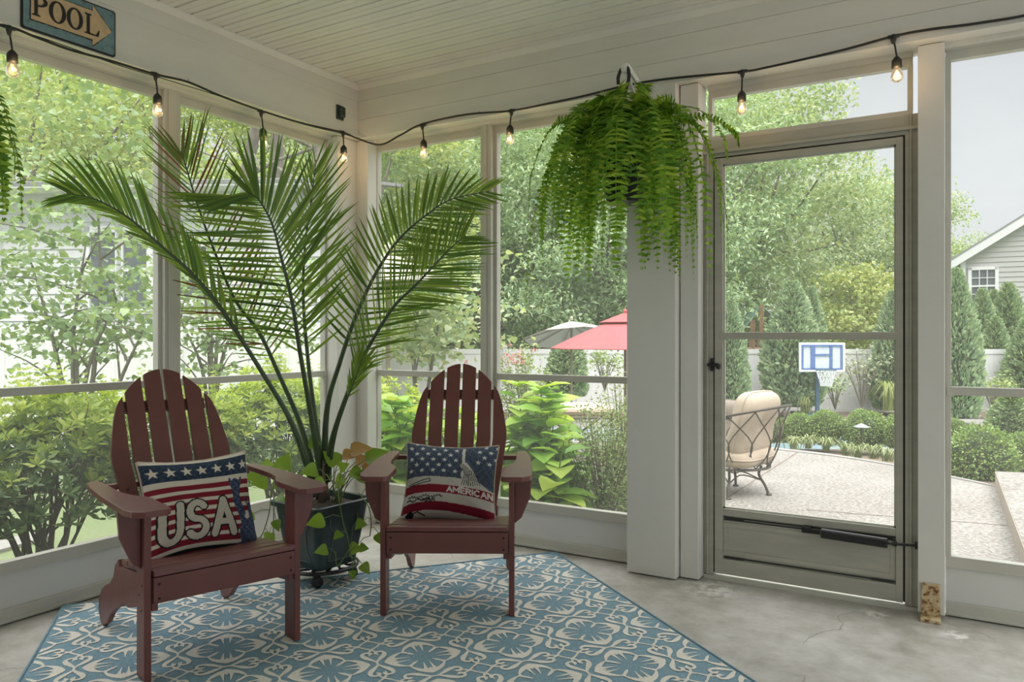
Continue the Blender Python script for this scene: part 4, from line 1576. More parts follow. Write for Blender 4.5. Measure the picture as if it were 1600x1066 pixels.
for (nu_, nv_, bu, bv, left) in ((14, 43, 19, 78, 1), (243, 116, 246, 146, 1), (408, 174, 411, 200, 1), (536, 207, 537, 227, 1),
                                 (660, 195, 662, 218, 0), (799, 173, 797, 195, 0), (1160, 112, 1159, 142, 0), (1396, 57, 1401, 88, 0)):
    p = onX(nu_, nv_, XC) if left else onY(nu_, nv_, YC)
    q = onX(bu, bv, XC + .006) if left else onY(bu, bv, YC - .006)
    along = SX if left else np.array([1.0, 0, 0])
    b = MB()
    b.tube([p - along * .022, p + along * .022], .008, 8)
    b.lathe([(.006, -.03), (.011, -.012), (.012, 0), (.008, .008)], 10, p)
    b.tube(catmull([p + np.array([0, 0, -.02]), (p + q) / 2, q], 8), .004, 6)
    R = rot_between(np.array([0, 0, 1.0]) + (p - q) * np.array([1, 1, 0]) * 1.2)
    b.lathe([(.019, -.050), (.0205, -.047), (.0195, -.018), (.013, -.008), (.006, .0), (0, .002)], 16, q, R)
    so = build('socket', b, M['black'], lights, smooth=True)
    bb = build('bulb', MB().lathe([(.013, 0), (.0150, -.008), (.0215, -.024), (.0245, -.038), (.0215, -.052), (.012, -.060), (0, -.063)], 18, q + R @ np.array([0, 0, -.048]), R), M['bulb'], so, smooth=True)
    c = q + R @ np.array([0, 0, -.078])
    fl = build('filament', MB().tube([c + np.array([-.007, 0, -.008]), c + np.array([-.003, .004, .010]), c + np.array([.003, -.004, .010]), c + np.array([.007, 0, -.008])], .0016, 5), M['filament'], so)
    li = bpy.data.lights.new('bulb_glow', 'POINT')
    li.energy = .5
    li.color = (1, .62, .30)
    li.shadow_soft_size = .02
    lo = bpy.data.objects.new('bulb_glow', li)
    lo.location = c + (np.array([.035, 0, 0]) if left else np.array([0, -.035, 0]))
    COL.objects.link(lo)

# ================================================================== outside
L_ = lambda n, st, tr=.35, ro=.5, sp=.3: leaf_mat(n, st, tr, ro, sp)
M['lf_bright'] = L_('bright_tree_leaf', [(0, (0.258, 0.355, 0.131)), (0.5, (0.388, 0.494, 0.191)), (1, (0.553, 0.622, 0.277))], .45)
M['lf_dense'] = L_('dense_tree_leaf', [(0, (0.242, 0.367, 0.228)), (0.5, (0.4, 0.552, 0.323)), (1, (0.662, 0.788, 0.524))], .35)
M['lf_pale'] = L_('pale_tree_leaf', [(0, (0.246, 0.357, 0.206)), (0.5, (0.403, 0.529, 0.302)), (1, (0.599, 0.659, 0.431))], .4)
M['lf_yellow'] = L_('yellow_green_leaf', [(0, (0.324, 0.428, 0.144)), (1, (0.552, 0.592, 0.259))], .4)
M['lf_redbud'] = L_('redbud_leaf', [(0, (0.161, 0.261, 0.118)), (0.5, (0.258, 0.38, 0.17)), (1, (0.388, 0.499, 0.262))], .4, .45, .4)
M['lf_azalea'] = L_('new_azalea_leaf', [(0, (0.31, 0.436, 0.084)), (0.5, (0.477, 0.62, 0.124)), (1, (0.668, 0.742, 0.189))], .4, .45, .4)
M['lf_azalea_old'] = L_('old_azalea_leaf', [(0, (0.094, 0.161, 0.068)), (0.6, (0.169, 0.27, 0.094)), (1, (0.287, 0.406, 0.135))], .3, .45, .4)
M['lf_hydrangea'] = L_('hydrangea_leaf', [(0, (0.194, 0.416, 0.078)), (0.4, (0.408, 0.681, 0.116)), (1, (0.737, 0.85, 0.194))], .4, .42, .4)
M['lf_thuja'] = L_('arborvitae_spray', [(0, (0.217, 0.32, 0.186)), (0.5, (0.342, 0.472, 0.268)), (1, (0.547, 0.648, 0.38))], .2, .6)
M['lf_box'] = L_('boxwood_leaf', [(0, (0.14, 0.242, 0.084)), (0.5, (0.247, 0.377, 0.121)), (1, (0.429, 0.542, 0.18))], .3, .45)
M['lf_grass'] = L_('striped_grass_blade', [(0, (0.188, 0.264, 0.098)), (0.5, (0.315, 0.384, 0.182)), (1, (0.465, 0.512, 0.336))], .35)
M['lf_wisp'] = L_('small_grey_green_leaf', [(0, (0.203, 0.296, 0.109)), (1, (0.437, 0.546, 0.218))], .3)
M['lf_white'] = L_('pale_shrub_leaf', [(0, (.30, .36, .22)), (1, (.52, .55, .42))], .3)
M['rose'] = L_('rose_petal', [(0, (.55, .16, .18)), (1, (.72, .38, .38))], .3)
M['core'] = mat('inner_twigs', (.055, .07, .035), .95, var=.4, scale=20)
M['siding'] = mat('white_lap_siding', (.60, .61, .615), .6, var=.03)
M['siding_grey'] = mat('pale_grey_lap_siding', (.44, .44, .425), .6, var=.03)
M['glass'] = mat('dark_window_glass', (.10, .115, .125), .12, var=.2, scale=2)
M['shingle'] = mat('grey_roof_shingle', (.26, .26, .27), .9, var=.2, scale=30)
M['hoopblue'] = mat('blue_hoop_plastic', (.10, .17, .38), .4)
M['hoopclear'] = mat('cloudy_clear_plastic', (.60, .66, .72), .25)
M['navy'] = mat('navy_pole', (.05, .11, .16), .4)
M['cedar'] = mat('cedar_timber', (.30, .17, .10), .8, var=.25)
M['tarp'] = mat('green_canvas', (.22, .36, .33), .7)
M['tarp_pale'] = mat('faded_canvas', (.45, .55, .55), .7)

npr = np.random.default_rng(23)


def hgt(d):
    return float(np.interp(d, [0, 5, 8, 10.5, 12, 14, 60], [-.24, -.24, -.26, -.36, -.84, -.86, -.95]))


def wpos(lat, d, z=None):
    return np.array([CS * lat - SN * d, SN * lat + CS * d, hgt(d) if z is None else z])


def lat(u, d):
    return (u - 800) / F * d


# ground: lawn, falling gently towards the pool
gd = [2.0, 3.5, 5, 6.5, 8, 9, 10, 11, 12, 13, 14.5, 17, 20, 26, 40, 70]
gl = [-60, -30, -18, -12, -8, -6, -4, -2, 0, 2, 4, 6, 9, 14, 30, 60]
b = MB()
V = [wpos(l * max(1, d / 12), d, hgt(d) - .02) for d in gd for l in gl]
n = len(gl)
b.add(V, [[i * n + j, i * n + j + 1, (i + 1) * n + j + 1, (i + 1) * n + j] for i in range(len(gd) - 1) for j in range(n - 1)])
struct('ground', b, M['grass'])


def flat(name, pts, z0, z1, m):
    b = MB()
    P = [(p[0], p[1]) for p in pts]
    b.prism(P, z1 - z0, (0, 0, z0), (1, 0, 0), (0, 1, 0), (0, 0, 1))
    return struct(name, b, m)


far = [(870, 9.6), (1000, 9.5), (1130, 9.4), (1220, 8.95), (1310, 8.45), (1400, 7.85), (1490, 7.2), (1556, 6.78)]
curve = catmull([gp(u, d, 0) for u, d in far], 40)
pat = [np.array([-2.3, 5.2, 0])] + list(curve) + [gp(1640, 6.6, 0), np.array([3.5, 5.2, 0]), np.array([3.5, 3.95, 0]), np.array([-1.7, 3.95, 0])]
flat('ground_patio', pat, -.40, -.15, M['patio'])
b = MB()
out_ = curve + VD * .16
for i in range(len(curve) - 1):
    q = [curve[i], curve[i + 1], out_[i + 1], out_[i]]
    b.prism([(p[0], p[1]) for p in q], .28, (0, 0, -.42), (1, 0, 0), (0, 1, 0), (0, 0, 1))
struct('ground_kerb', b, M['kerb'])
b = MB()                                                        # a saw cut across the slab
c0, c1 = onZ(1131, 782, -.15), onZ(1240, 711, -.15)
dd = (c1 - c0) / np.linalg.norm(c1 - c0)
nn_ = np.array([-dd[1], dd[0], 0]) * .008
b.add([c0 - dd * 2 - nn_ + (0, 0, .002), c1 + dd * .2 - nn_ + (0, 0, .002), c1 + dd * .2 + nn_ + (0, 0, .002), c0 - dd * 2 + nn_ + (0, 0, .002)], [[0, 1, 2, 3]])
c0, c1 = onZ(1490, 815, -.15), onZ(1580, 822, -.15)
dd = (c1 - c0) / np.linalg.norm(c1 - c0)
nn_ = np.array([-dd[1], dd[0], 0]) * .006
b.add([c0 - dd - nn_ + (0, 0, .002), c1 - nn_ + (0, 0, .002), c1 + nn_ + (0, 0, .002), c0 - dd + nn_ + (0, 0, .002)], [[0, 1, 2, 3]])
struct('ground_joint', b, M['mulch'])
s0, s1 = gp(1556, 6.80, 0), gp(1598, 4.476, 0)
dv = (s0 - s1) / np.linalg.norm(s0 - s1)
flat('ground_step', [s1 - dv * 1.2, s0, s0 + np.array([3, .6, 0]), s1 - dv * 1.2 + np.array([3.4, 0, 0])], -.16, -.012, M['patio'])
b = MB()
e0 = s1 - dv * 1.2
nrm = np.array([-dv[1], dv[0], 0])
nrm = nrm if nrm @ np.array([CS, SN, 0]) < 0 else -nrm
b.prism([(e0 + nrm * .006)[:2], (s0 + nrm * .006)[:2], s0[:2], e0[:2]], .142, (0, 0, -.158), (1, 0, 0), (0, 1, 0), (0, 0, 1))
struct('ground_riser', b, M['patio_side'])
# planted bed behind the patio, pool deck and pool
b = MB()
us, ds = [600, 800, 950, 1100, 1250, 1400, 1550, 1800], [6.4, 7.5, 8.5, 9.5, 10.5, 11.4, 12]
V = [wpos(lat(u, d), d, hgt(d) - .005) for d in ds for u in us]
n = len(us)
b.add(V, [[i * n + j, i * n + j + 1, (i + 1) * n + j + 1, (i + 1) * n + j] for i in range(len(ds) - 1) for j in range(n - 1)])
struct('ground_bed', b, M['mulch'])
flat('ground_pool_deck', [gp(560, 12, 0), gp(1800, 12, 0), gp(1800, 18.8, 0), gp(560, 18.8, 0)], -1.2, -.835, M['kerb'])
flat('water_pool', [gp(860, 12.5, 0), gp(1580, 12.5, 0), gp(1580, 16.8, 0), gp(860, 16.8, 0)], -.90, -.828, M['water'])
b = MB()
us = [560, 800, 1000, 1200, 1400, 1800]
V = [gp(u, d, -.82) for d in (18.6, 20.4) for u in us]
b.add(V, [[j, j + 1, 6 + j + 1, 6 + j] for j in range(5)])
struct('ground_fence_bed', b, M['mulch'])
flat('ground_path', [onZ(-20, 850, -.24), onZ(70, 828, -.24), onZ(80, 838, -.24), onZ(-20, 866, -.24)], -.26, -.235, M['kerb'])


# ------------------------------------------------------------------ white vinyl fences
def fence(name, label, u0, u1, d0, d1, top, n, base=None):
    A, B = gp(u0, d0, 0), gp(u1, d1, 0)
    f = thing(name, label, 'fence', (A + B) / 2 + np.array([0, 0, (base or hgt((d0 + d1) / 2))]))
    ax = (B - A) / np.linalg.norm(B - A)
    ay = np.array([-ax[1], ax[0], 0])
    R = np.stack([ax, ay, np.array([0, 0, 1.0])], 1)
    Ltot = np.linalg.norm(B - A)
    pw = Ltot / n
    z0 = (hgt(d0) + hgt(d1)) / 2 - .02 if base is None else base
    for i in range(n + 1):
        p = A + ax * pw * i
        b = MB().obox(p + np.array([0, 0, (z0 + top + .06) / 2]), (.12, .12, top + .06 - z0), R)
        b.obox(p + np.array([0, 0, top + .07]), (.15, .15, .03), R)
        b.lathe([(.09, 0), (0, .06)], 4, p + np.array([0, 0, top + .085]), R @ np.array(Matrix.Rotation(math.pi / 4, 3, 'Z')))
        build('post', b, M['white'], f)
        if i == n:
            break
        b = MB()
        m = int(pw / .15)
        for k in range(m):
            q = p + ax * (.06 + (pw - .12) * (k + .5) / m)
            b.obox(q + np.array([0, 0, (z0 + top) / 2]), ((pw - .12) / m - .006, .022, top - z0 - .1), R)
        b.obox(p + ax * pw / 2 + np.array([0, 0, (z0 + top) / 2]), (pw - .12, .008, top - z0 - .1), R)
        for z in (z0 + .07, top - .055):
            b.obox(p + ax * pw / 2 + np.array([0, 0, z]), (pw - .12, .05, .13), R)
        build('panel', b, M['white'], f)
    return f


fence('vinyl_fence', 'white vinyl privacy fence across the far side of the pool yard', 560, 2300, 20.3, 20.0, .84, 15, -.86)
fence('vinyl_fence', 'white vinyl privacy fence behind the young trees outside the two-part window', -260, 566, 9.2, 11.5, 1.30, 5, -.45)


# ------------------------------------------------------------------ foliage
def clumps(rng, K, R, inner=.35):
    """cluster centres in an ellipsoid, more towards its surface"""
    v = rng.normal(0, 1, (K, 3))
    v /= np.linalg.norm(v, axis=1, keepdims=True)
    r = inner + (1 - inner) * rng.random(K) ** .45
    return v * r[:, None] * np.array(R)


def foliage(mb, rng, C, per, rad, L, tpl=LEAF4, wide=1.0, droop=.5, flat_=.6):
    P = np.repeat(C, per, 0) + np.clip(rng.normal(0, 1, (len(C) * per, 3)), -1.7, 1.7) * np.array([rad, rad, rad * flat_])
    D = rng.normal(0, 1, P.shape) * np.array([1, 1, .5]) + np.array([0, 0, -droop])
    X, Y, Z = frames(D, None, rng, .55)
    s = L * rng.uniform(.7, 1.25, len(P))
    mb.scatter(tpl, P, X, Y, Z, s * wide, s)


def branches(mb, rng, base, C, r0, hub, n=14):
    """trunk up to the hub, limbs to some of the clusters"""
    mb.tube(catmull([base, (np.array(base) + hub) / 2 + rng.normal(0, .06, 3) * np.linalg.norm(hub - np.array(base)) * .3, hub], 10), np.linspace(r0, r0 * .6, 10), 8)
    for k in rng.choice(len(C), min(n, len(C)), replace=False):
        m = (hub + C[k]) / 2 + np.array([0, 0, -.08]) * np.linalg.norm(C[k] - hub)
        mb.tube(catmull([hub - np.array([0, 0, .1]) * rng.random(), m, C[k]], 8), np.linspace(r0 * .42, r0 * .06, 8), 5)


def tree_proto(name, label, mt, seed, R, hc, K, per, rad, L, r0=.16, group=None, tpl=LEAF4, nb=16, flat_=.6, wide=1.0, droop=.5):
    rng = np.random.default_rng(seed)
    t = thing(name, label, 'tree', (0, 0, 0), 0, group)
    C = clumps(rng, K, R) + np.array([0, 0, hc])
    b = MB()
    foliage(b, rng, C, per, rad, L, tpl, wide, droop, flat_)
    build('crown', b, M[mt], t, local=True)
    b = MB()
    branches(b, rng, np.zeros(3), C, r0, np.array([0, 0, hc - R[2] * .35]), nb)
    build('trunk', b, M['bark'], t, local=True, smooth=True)
    return t


def put(t, u, d, top=None, hgt_model=1.0, width=None, rz=0, label=None, first=False, z=None, sc=None):
    """stand a tree (model height hgt_model) at picture column u, d metres off, so that its top reaches picture row `top`"""
    p = wpos(lat(u, d), d, z)
    if sc is None:
        h = (H + (525 - top) / F * d - p[2]) / hgt_model
        sc = (h if width is None else width, h if width is None else width, h)
    if first:
        t.location = Vector([float(x) for x in p])
        t.rotation_euler = (0, 0, rz)
        t.scale = sc if not np.isscalar(sc) else (sc,) * 3
        return t
    return copy_tree(t, p, rz, sc, label)


GB = 'trees beyond the fences'
tb = tree_proto('leafy_tree', 'bright green broadleaf tree above the neighbouring white house, nearest the sign', 'lf_bright', 1, (3.6, 3.6, 4.2), 6.0, 46, 330, .50, .135, .20, GB)
put(tb, 20, 17, -60, 10.4, first=True)
put(tb, 165, 21, -40, 10.4, rz=1.0, label='bright green broadleaf tree behind the neighbouring white house, left of the window mullion')
put(tb, 300, 18, 30, 10.4, rz=2.2, label='bright green broadleaf tree right of the window mullion, above the palm with browned tips')
put(tb, 455, 22, 20, 10.4, rz=3.9, label='bright green tree behind the two dark trunks near the porch corner')
put(tb, 560, 19, 60, 10.4, rz=5.0, label='bright green tree hidden mostly by the white corner post')
put(tb, -130, 24, -80, 10.4, rz=4.1, label='bright green tree showing at the very edge of the tall screened window')
td = tree_proto('dense_tree', 'dense grey-green tree behind the white fence, next to the porch corner', 'lf_dense', 2, (4.2, 4.2, 4.9), 5.6, 150, 240, .44, .18, .22, GB, wide=.62)
put(td, 640, 25, 130, 10.6, first=True)
put(td, 745, 23, 120, 10.6, rz=.8, label='dense grey-green tree behind the white fence, straight behind the back window mullion')
put(td, 850, 27, 110, 10.6, rz=1.9, label='dense grey-green tree behind the cream umbrella')
put(td, 945, 24, 130, 10.6, rz=2.7, label='dense grey-green tree behind the red umbrella')
put(td, 1035, 28, 90, 10.6, rz=3.6, label='dense grey-green tree mostly hidden by the broad white post')
put(td, 520, 27, 150, 10.6, rz=4.4, label='dense grey-green tree behind the palm and the corner post')
put(td, 700, 34, 140, 10.6, rz=5.2, label='dense grey-green tree far back between two nearer crowns left of the back mullion')
put(td, 900, 36, 150, 10.6, rz=.3, label='dense grey-green tree far back above the cream umbrella')
tp = tree_proto('tall_tree', 'tall pale green tree reaching up into the transom over the screen door', 'lf_pale', 3, (3.9, 3.9, 5.0), 7.0, 90, 210, .58, .175, .22, GB)
put(tp, 1180, 30, 95, 12.2, first=True)
put(tp, 1105, 35, 70, 12.2, rz=1.3, label='tall pale green tree just right of the broad white post, behind the arborvitae')
put(tp, 1335, 37, 248, 12.2, rz=2.5, label='pale green tree with bare grey limbs at the latch-free side of the door')
put(tp, 1262, 42, 262, 12.2, rz=3.3, label='pale green tree far behind the basketball hoop')
put(tp, 1405, 40, 262, 12.2, rz=4.0, label='pale green tree partly hidden by the door frame beside the slim post')
put(tp, 1492, 52, 372, 12.2, rz=5.0, label='small looking tree top beyond the eave of the grey house')
put(tp, 1560, 50, 352, 12.2, rz=.5, label='tree top peeping over the roof slope of the grey house')
ty = tree_proto('dome_tree', 'round yellow-green tree behind the white fence and the basketball hoop', 'lf_yellow', 4, (1.25, 1.25, 1.15), 2.0, 60, 110, .24, .12, .09, None, nb=20)
put(ty, 1335, 24, 415, 3.2, first=True)
put(ty, 1290, 28, 470, 3.2, rz=2, label='low yellow-green tree between the tall arborvitae and the round tree')
put(ty, 1150, 31, 440, 3.2, rz=4, label='yellow-green tree behind the play tower')

# dark trunks seen through the tall window
for (u, d, r, lb) in ((400, 13.5, .15, 'dark bare trunk left of its twin, seen through the second tall pane'), (424, 14, .17, 'dark bare trunk right of its twin, seen through the second tall pane'),
                      (487, 13.2, .24, 'broad grey trunk beside the porch corner behind the big frond')):
    t = thing('tree_trunk', lb, 'tree trunk', wpos(lat(u, d), d))
    b = MB()
    rr_ = np.random.default_rng(int(u))
    p0 = wpos(lat(u, d), d)
    pts = catmull([p0, p0 + np.array([rr_.normal(0, .1), 0, 2.2]), p0 + np.array([rr_.normal(0, .25), .1, 4.4]), p0 + np.array([rr_.normal(0, .4), 0, 7.5])], 14)
    b.tube(pts, np.linspace(r, r * .6, 14), 10)
    build('bark', b, M['bark'], t, smooth=True)
    b = MB()
    for k in range(5):
        q = pts[5 + k]
        b.tube(catmull([q, q + np.array([rr_.normal(0, .5), rr_.normal(0, .5), .5]), q + np.array([rr_.normal(0, 1.2), rr_.normal(0, 1), 1.3])], 8), np.linspace(r * .35, r * .08, 8), 5)
    build('limb', b, M['bark'], t, smooth=True)


# multi-stemmed young trees in front of the house
LEAFR = leaf_tpl(((0, .5), (.2, 1.0), (.5, .85), (.8, .4), (1, 0)), .15, .25, .45)


def young_tree(label, u, d, stems, leaves, L, mt, seed, sp=.30, per=16, name='young_tree'):
    rng = np.random.default_rng(seed)
    base = wpos(lat(u, d), d)
    t = thing(name, label, 'tree', base, 0)
    C = []
    for (du, top_v, lean) in stems:
        p1 = at(u + du, top_v, d + lean)
        s = MB()
        c = catmull([base + rng.normal(0, .03, 3) * (1, 1, 0), base * .45 + p1 * .55 + np.array([0, 0, .15]) + rng.normal(0, .06, 3), p1], 14)
        s.tube(c, np.linspace(.030, .008, 14), 7)
        for k in range(5):
            q = c[5 + 2 * k % 9]
            e = q + rng.normal(0, .45, 3) * np.array([1, 1, .4]) + np.array([0, 0, .25])
            s.tube(catmull([q, (q + e) / 2 + np.array([0, 0, .05]), e], 6), np.linspace(.012, .004, 6), 5)
            C += [e, (q + e) / 2]
        build('stem', s, M['bark'], t, smooth=True)
        C.append(p1)
    b = MB()
    for (lu, lv, k) in leaves:
        for _ in range(k):
            C.append(at(lu + rng.normal(0, 26), lv + rng.normal(0, 18), d + rng.normal(0, .55)))
    foliage(b, rng, np.array(C), per, sp * .75, L, LEAFR, 1.0, .25, .18)
    build('foliage', b, M[mt], t)
    return t


young_tree('multi-stemmed young tree with broad pale leaves left of the window mullion, before the white house', 122, 7.2,
           [(-6, 520, 0), (12, 380, .3), (60, 470, -.2), (30, 300, .3), (-70, 420, .2), (100, 520, -.3)],
           [(20, 330, 8), (60, 400, 9), (110, 330, 8), (150, 430, 9), (40, 470, 8), (190, 470, 8), (200, 360, 5), (10, 250, 7), (90, 240, 7), (170, 260, 6), (5, 400, 6), (30, 540, 4), (230, 430, 5),
            (60, 170, 6), (150, 170, 6), (215, 230, 5), (110, 120, 5)], .070, 'lf_redbud', 31, .30, 16)
young_tree('multi-stemmed young tree behind the palm fronds right of the window mullion', 332, 8.4,
           [(0, 470, 0), (22, 440, .2), (-50, 500, 0), (60, 470, .3), (-20, 380, .2)],
           [(300, 480, 6), (340, 530, 5), (400, 520, 6), (430, 450, 6), (480, 430, 6), (300, 400, 5), (350, 320, 5), (470, 540, 4)], .066, 'lf_redbud', 32, .28, 16)
young_tree('young tree with drooping pointed leaves outside the back window near the corner post', 655, 9.6,
           [(0, 470, 0), (-30, 440, .3), (40, 450, -.2)],
           [(630, 500, 9), (680, 480, 9), (720, 500, 8), (620, 540, 6), (665, 540, 6), (740, 520, 5), (700, 445, 6), (650, 440, 6)], .085, 'lf_pale', 33, .30, 22)

# ------------------------------------------------------------------ shrubs under the windows
ROS_V, ROS_F = [], []
for k in range(8):
    a = k * 2.399
    el = .25 + .09 * k
    o = len(ROS_V)
    dx = np.array([math.cos(a) * math.cos(el), math.sin(a) * math.cos(el), math.sin(el)])
    sx = np.array([-math.sin(a), math.cos(a), 0])
    ln = 1.0 - .05 * k
    ROS_V += [dx * .05, dx * .55 * ln + sx * .15, dx * ln, dx * .55 * ln - sx * .15]
    ROS_F.append([o, o + 1, o + 2, o + 3])
ROSETTE = (np.array(ROS_V), {4: ROS_F})
ROS_I = (np.array(ROS_V), {4: ROS_F})


def azalea(label, seed, loc, R=(.52, .52, .48), hc=.60):
    rng = np.random.default_rng(seed)
    t = thing('azalea_shrub', label, 'shrub', loc, 0, None)
    new, old, st = MB(), MB(), MB()
    N = 950
    v = rng.normal(0, 1, (N, 3))
    v /= np.linalg.norm(v, axis=1, keepdims=True)
    v[:, 2] = np.where(v[:, 2] < -.35, -v[:, 2], v[:, 2])
    r = .55 + .47 * rng.random(N) ** .6
    lump = 1 + .16 * np.sin(5 * np.arctan2(v[:, 1], v[:, 0]) + seed) * np.cos(4 * v[:, 2])
    P = v * r[:, None] * lump[:, None] * np.array(R) + np.array([0, 0, hc])
    up = np.column_stack([v[:, 0] * .6, v[:, 1] * .6, np.abs(v[:, 2]) * .5 + .6])
    Yv = np.cross(up, rng.normal(0, 1, (N, 3)))
    X, Y, Z = frames(Yv, up)
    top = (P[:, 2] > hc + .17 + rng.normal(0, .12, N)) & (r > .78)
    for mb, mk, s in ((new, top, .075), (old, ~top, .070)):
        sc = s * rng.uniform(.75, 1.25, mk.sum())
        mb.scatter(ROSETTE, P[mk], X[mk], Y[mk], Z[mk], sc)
    # upright leafy shoots along the top
    for k in range(26):
        a, rr = rng.uniform(0, 6.28), rng.uniform(0, .85)
        q = np.array([R[0] * rr * math.cos(a), R[1] * rr * math.sin(a), hc + R[2] * math.sqrt(1 - rr * rr) * 1.0])
        m = 7
        PP = q + np.array([rng.normal(0, .02), rng.normal(0, .02), 1]) * np.linspace(-.04, .15, m)[:, None]
        X, Y, Z = frames(rng.normal(0, 1, (m, 3)) * (1, 1, .1), np.tile([0, 0, 1.0], (m, 1)))
        new.scatter(ROSETTE, PP, X, Y, Z, np.linspace(.062, .035, m))
    for k in range(22):
        e = P[rng.integers(N)] * np.array([.9, .9, .95])
        b0 = np.array([rng.normal(0, .07), rng.normal(0, .07), 0])
        m = np.array([e[0] * .45, e[1] * .45, e[2] * .55]) + rng.normal(0, .04, 3)
        st.tube(catmull([b0, m, e], 9), np.linspace(.014, .003, 9), 5)
        for j in range(2):
            f = e + rng.normal(0, .12, 3)
            st.tube([m, (m + f) / 2 + rng.normal(0, .02, 3), f], [.006, .004, .002], 4)
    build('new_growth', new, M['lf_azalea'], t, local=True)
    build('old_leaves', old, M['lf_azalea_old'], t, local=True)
    build('stem', st, M['twig'], t, local=True)
    return t


za = -.25
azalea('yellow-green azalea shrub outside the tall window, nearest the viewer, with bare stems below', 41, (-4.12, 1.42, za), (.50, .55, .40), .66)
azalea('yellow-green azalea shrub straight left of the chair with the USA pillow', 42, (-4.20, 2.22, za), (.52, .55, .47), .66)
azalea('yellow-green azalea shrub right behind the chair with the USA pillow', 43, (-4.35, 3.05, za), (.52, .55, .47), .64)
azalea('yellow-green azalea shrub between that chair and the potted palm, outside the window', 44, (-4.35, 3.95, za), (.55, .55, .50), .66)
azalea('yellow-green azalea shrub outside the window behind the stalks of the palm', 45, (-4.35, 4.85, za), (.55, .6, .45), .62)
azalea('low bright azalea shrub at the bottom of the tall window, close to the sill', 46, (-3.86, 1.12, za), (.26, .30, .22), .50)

HYD = leaf_tpl(((0, .12), (.12, .75), (.35, 1.05), (.6, .9), (.85, .42), (1, 0)), .28, .30, .34)


def hydrangea(label, seed, u, v_top, d, spread, nst):
    rng = np.random.default_rng(seed)
    base = wpos(lat(u, d), d, -.2)
    t = thing('hydrangea', label, 'shrub', base)
    lv, st = MB(), MB()
    for k in range(nst):
        tp_ = at(u + rng.normal(0, 1) * spread, v_top + abs(rng.normal(0, 45)), d + rng.normal(0, .16))
        b0 = base + rng.normal(0, .10, 3) * (1, 1, 0)
        c = catmull([b0, (b0 + tp_) / 2 + rng.normal(0, .05, 3), tp_], 12)
        st.tube(c, np.linspace(.009, .004, 12), 5)
        for j in range(3, 12):
            p = c[j]
            a = rng.uniform(0, 6.28) if j % 2 else a + 1.57
            for s in (0, math.pi):
                dr = np.array([math.cos(a + s), math.sin(a + s), .25 + .25 * (j > 9)])
                size = (.25 if j < 10 else .17) * rng.uniform(.75, 1.15)
                X, Y, Z = frames(dr[None], np.array([[-dr[0] * .3, -dr[1] * .3, 1.0]]) + rng.normal(0, .18, (1, 3)))
                lv.scatter(HYD, p[None] + dr * .02, X, Y, Z, size)
        p = c[-1]
        for q in range(5):
            a = q * 1.257 + rng.normal(0, .2)
            dr = np.array([[math.cos(a), math.sin(a), .75]])
            X, Y, Z = frames(dr, np.array([[-dr[0, 0], -dr[0, 1], .8]]))
            lv.scatter(HYD, p[None], X, Y, Z, .085)
    build('foliage', lv, M['lf_hydrangea'], t, smooth=True)
    build('stem', st, M['vine_stem'], t)
    return t


hydrangea('big-leaved hydrangea outside the back window between the corner post and the red chair', 51, 630, 612, 5.35, 26, 9)
hydrangea('big-leaved hydrangea behind the back of the red chair with the AMERICAN pillow', 52, 728, 618, 5.6, 32, 8)
hydrangea('tall big-leaved hydrangea right of the red chair, one shoot rising above the mid rail', 53, 836, 600, 5.0, 26, 11)
hydrangea('big-leaved hydrangea low against the sill, right of the red chair', 54, 868, 690, 4.75, 22, 8)


def wispy(name, label, u, v_top, d, R, mt, seed, n=70, L=.022, brown=True, per=34):
    rng = np.random.default_rng(seed)
    base = wpos(lat(u, d), d, hgt(d) if d > 6 else -.2)
    top = H + (525 - v_top) / F * d - base[2]
    t = thing(name, label, 'shrub', base)
    lv, st = MB(), MB()
    Cs = []
    for k in range(n):
        a, r = rng.uniform(0, 6.28), R * math.sqrt(rng.random())
        e = base + np.array([r * math.cos(a), r * math.sin(a), top * rng.uniform(.45, 1.0)])
        m = base + (e - base) * np.array([.35, .35, .5])
        c = catmull([base + rng.normal(0, .02, 3) * (1, 1, 0), m, e], 9)
        st.tube(c, np.linspace(.006, .0015, 9), 4)
        Cs += [c[4] + rng.normal(0, .02, 3), c[6], c[7] + rng.normal(0, .02, 3), c[8]]
    foliage(lv, rng, np.array(Cs), per // 4, R * .10 + .015, L, LEAF4, .8, 0, 1.2)
    build('foliage', lv, M[mt], t)
    build('stem', st, M['twig'], t)
    return t


wispy('wispy_shrub', 'wispy fine-leaved shrub with brown twigs beside the broad white post outside', 945, 640, 4.75, .26, 'lf_wisp', 61, 90, .026, per=60)
wispy('wispy_shrub', 'thin fine-leaved shrub rising against the edge of the broad white post, behind the wispy one', 975, 585, 5.2, .20, 'lf_wisp', 62, 50, .026, per=48)
rs = wispy('rose_bush', 'rose bush with pink-red blooms beside the back window mullion, beyond the mid rail', 815, 545, 9.2, .40, 'lf_wisp', 63, 60, .05, per=44)
rng = np.random.default_rng(64)
for k in range(14):
    p = at(812 + rng.normal(0, 22), 560 + rng.normal(0, 16), 9.2 + rng.normal(-.2, .2))
    b = MB()
    v = rng.normal(0, 1, (12, 3))
    X, Y, Z = frames(v, None, rng, 1)
    b.scatter(LEAF4, p + v * .008, X, Y, Z, .034 * rng.uniform(.8, 1.2, 12))
    build('bloom', b, M['rose'], rs)

# ------------------------------------------------------------------ clipped evergreens
SPRAY = (np.array([(-.42, .3, .0), (-.16, .12, 0), (0, 0, 0), (.16, .12, 0), (.42, .3, 0), (.24, .8, .05), (0, 1, 0), (-.24, .8, .05)], float), {4: [[0, 1, 6, 7], [1, 2, 3, 6], [3, 4, 5, 6]]})


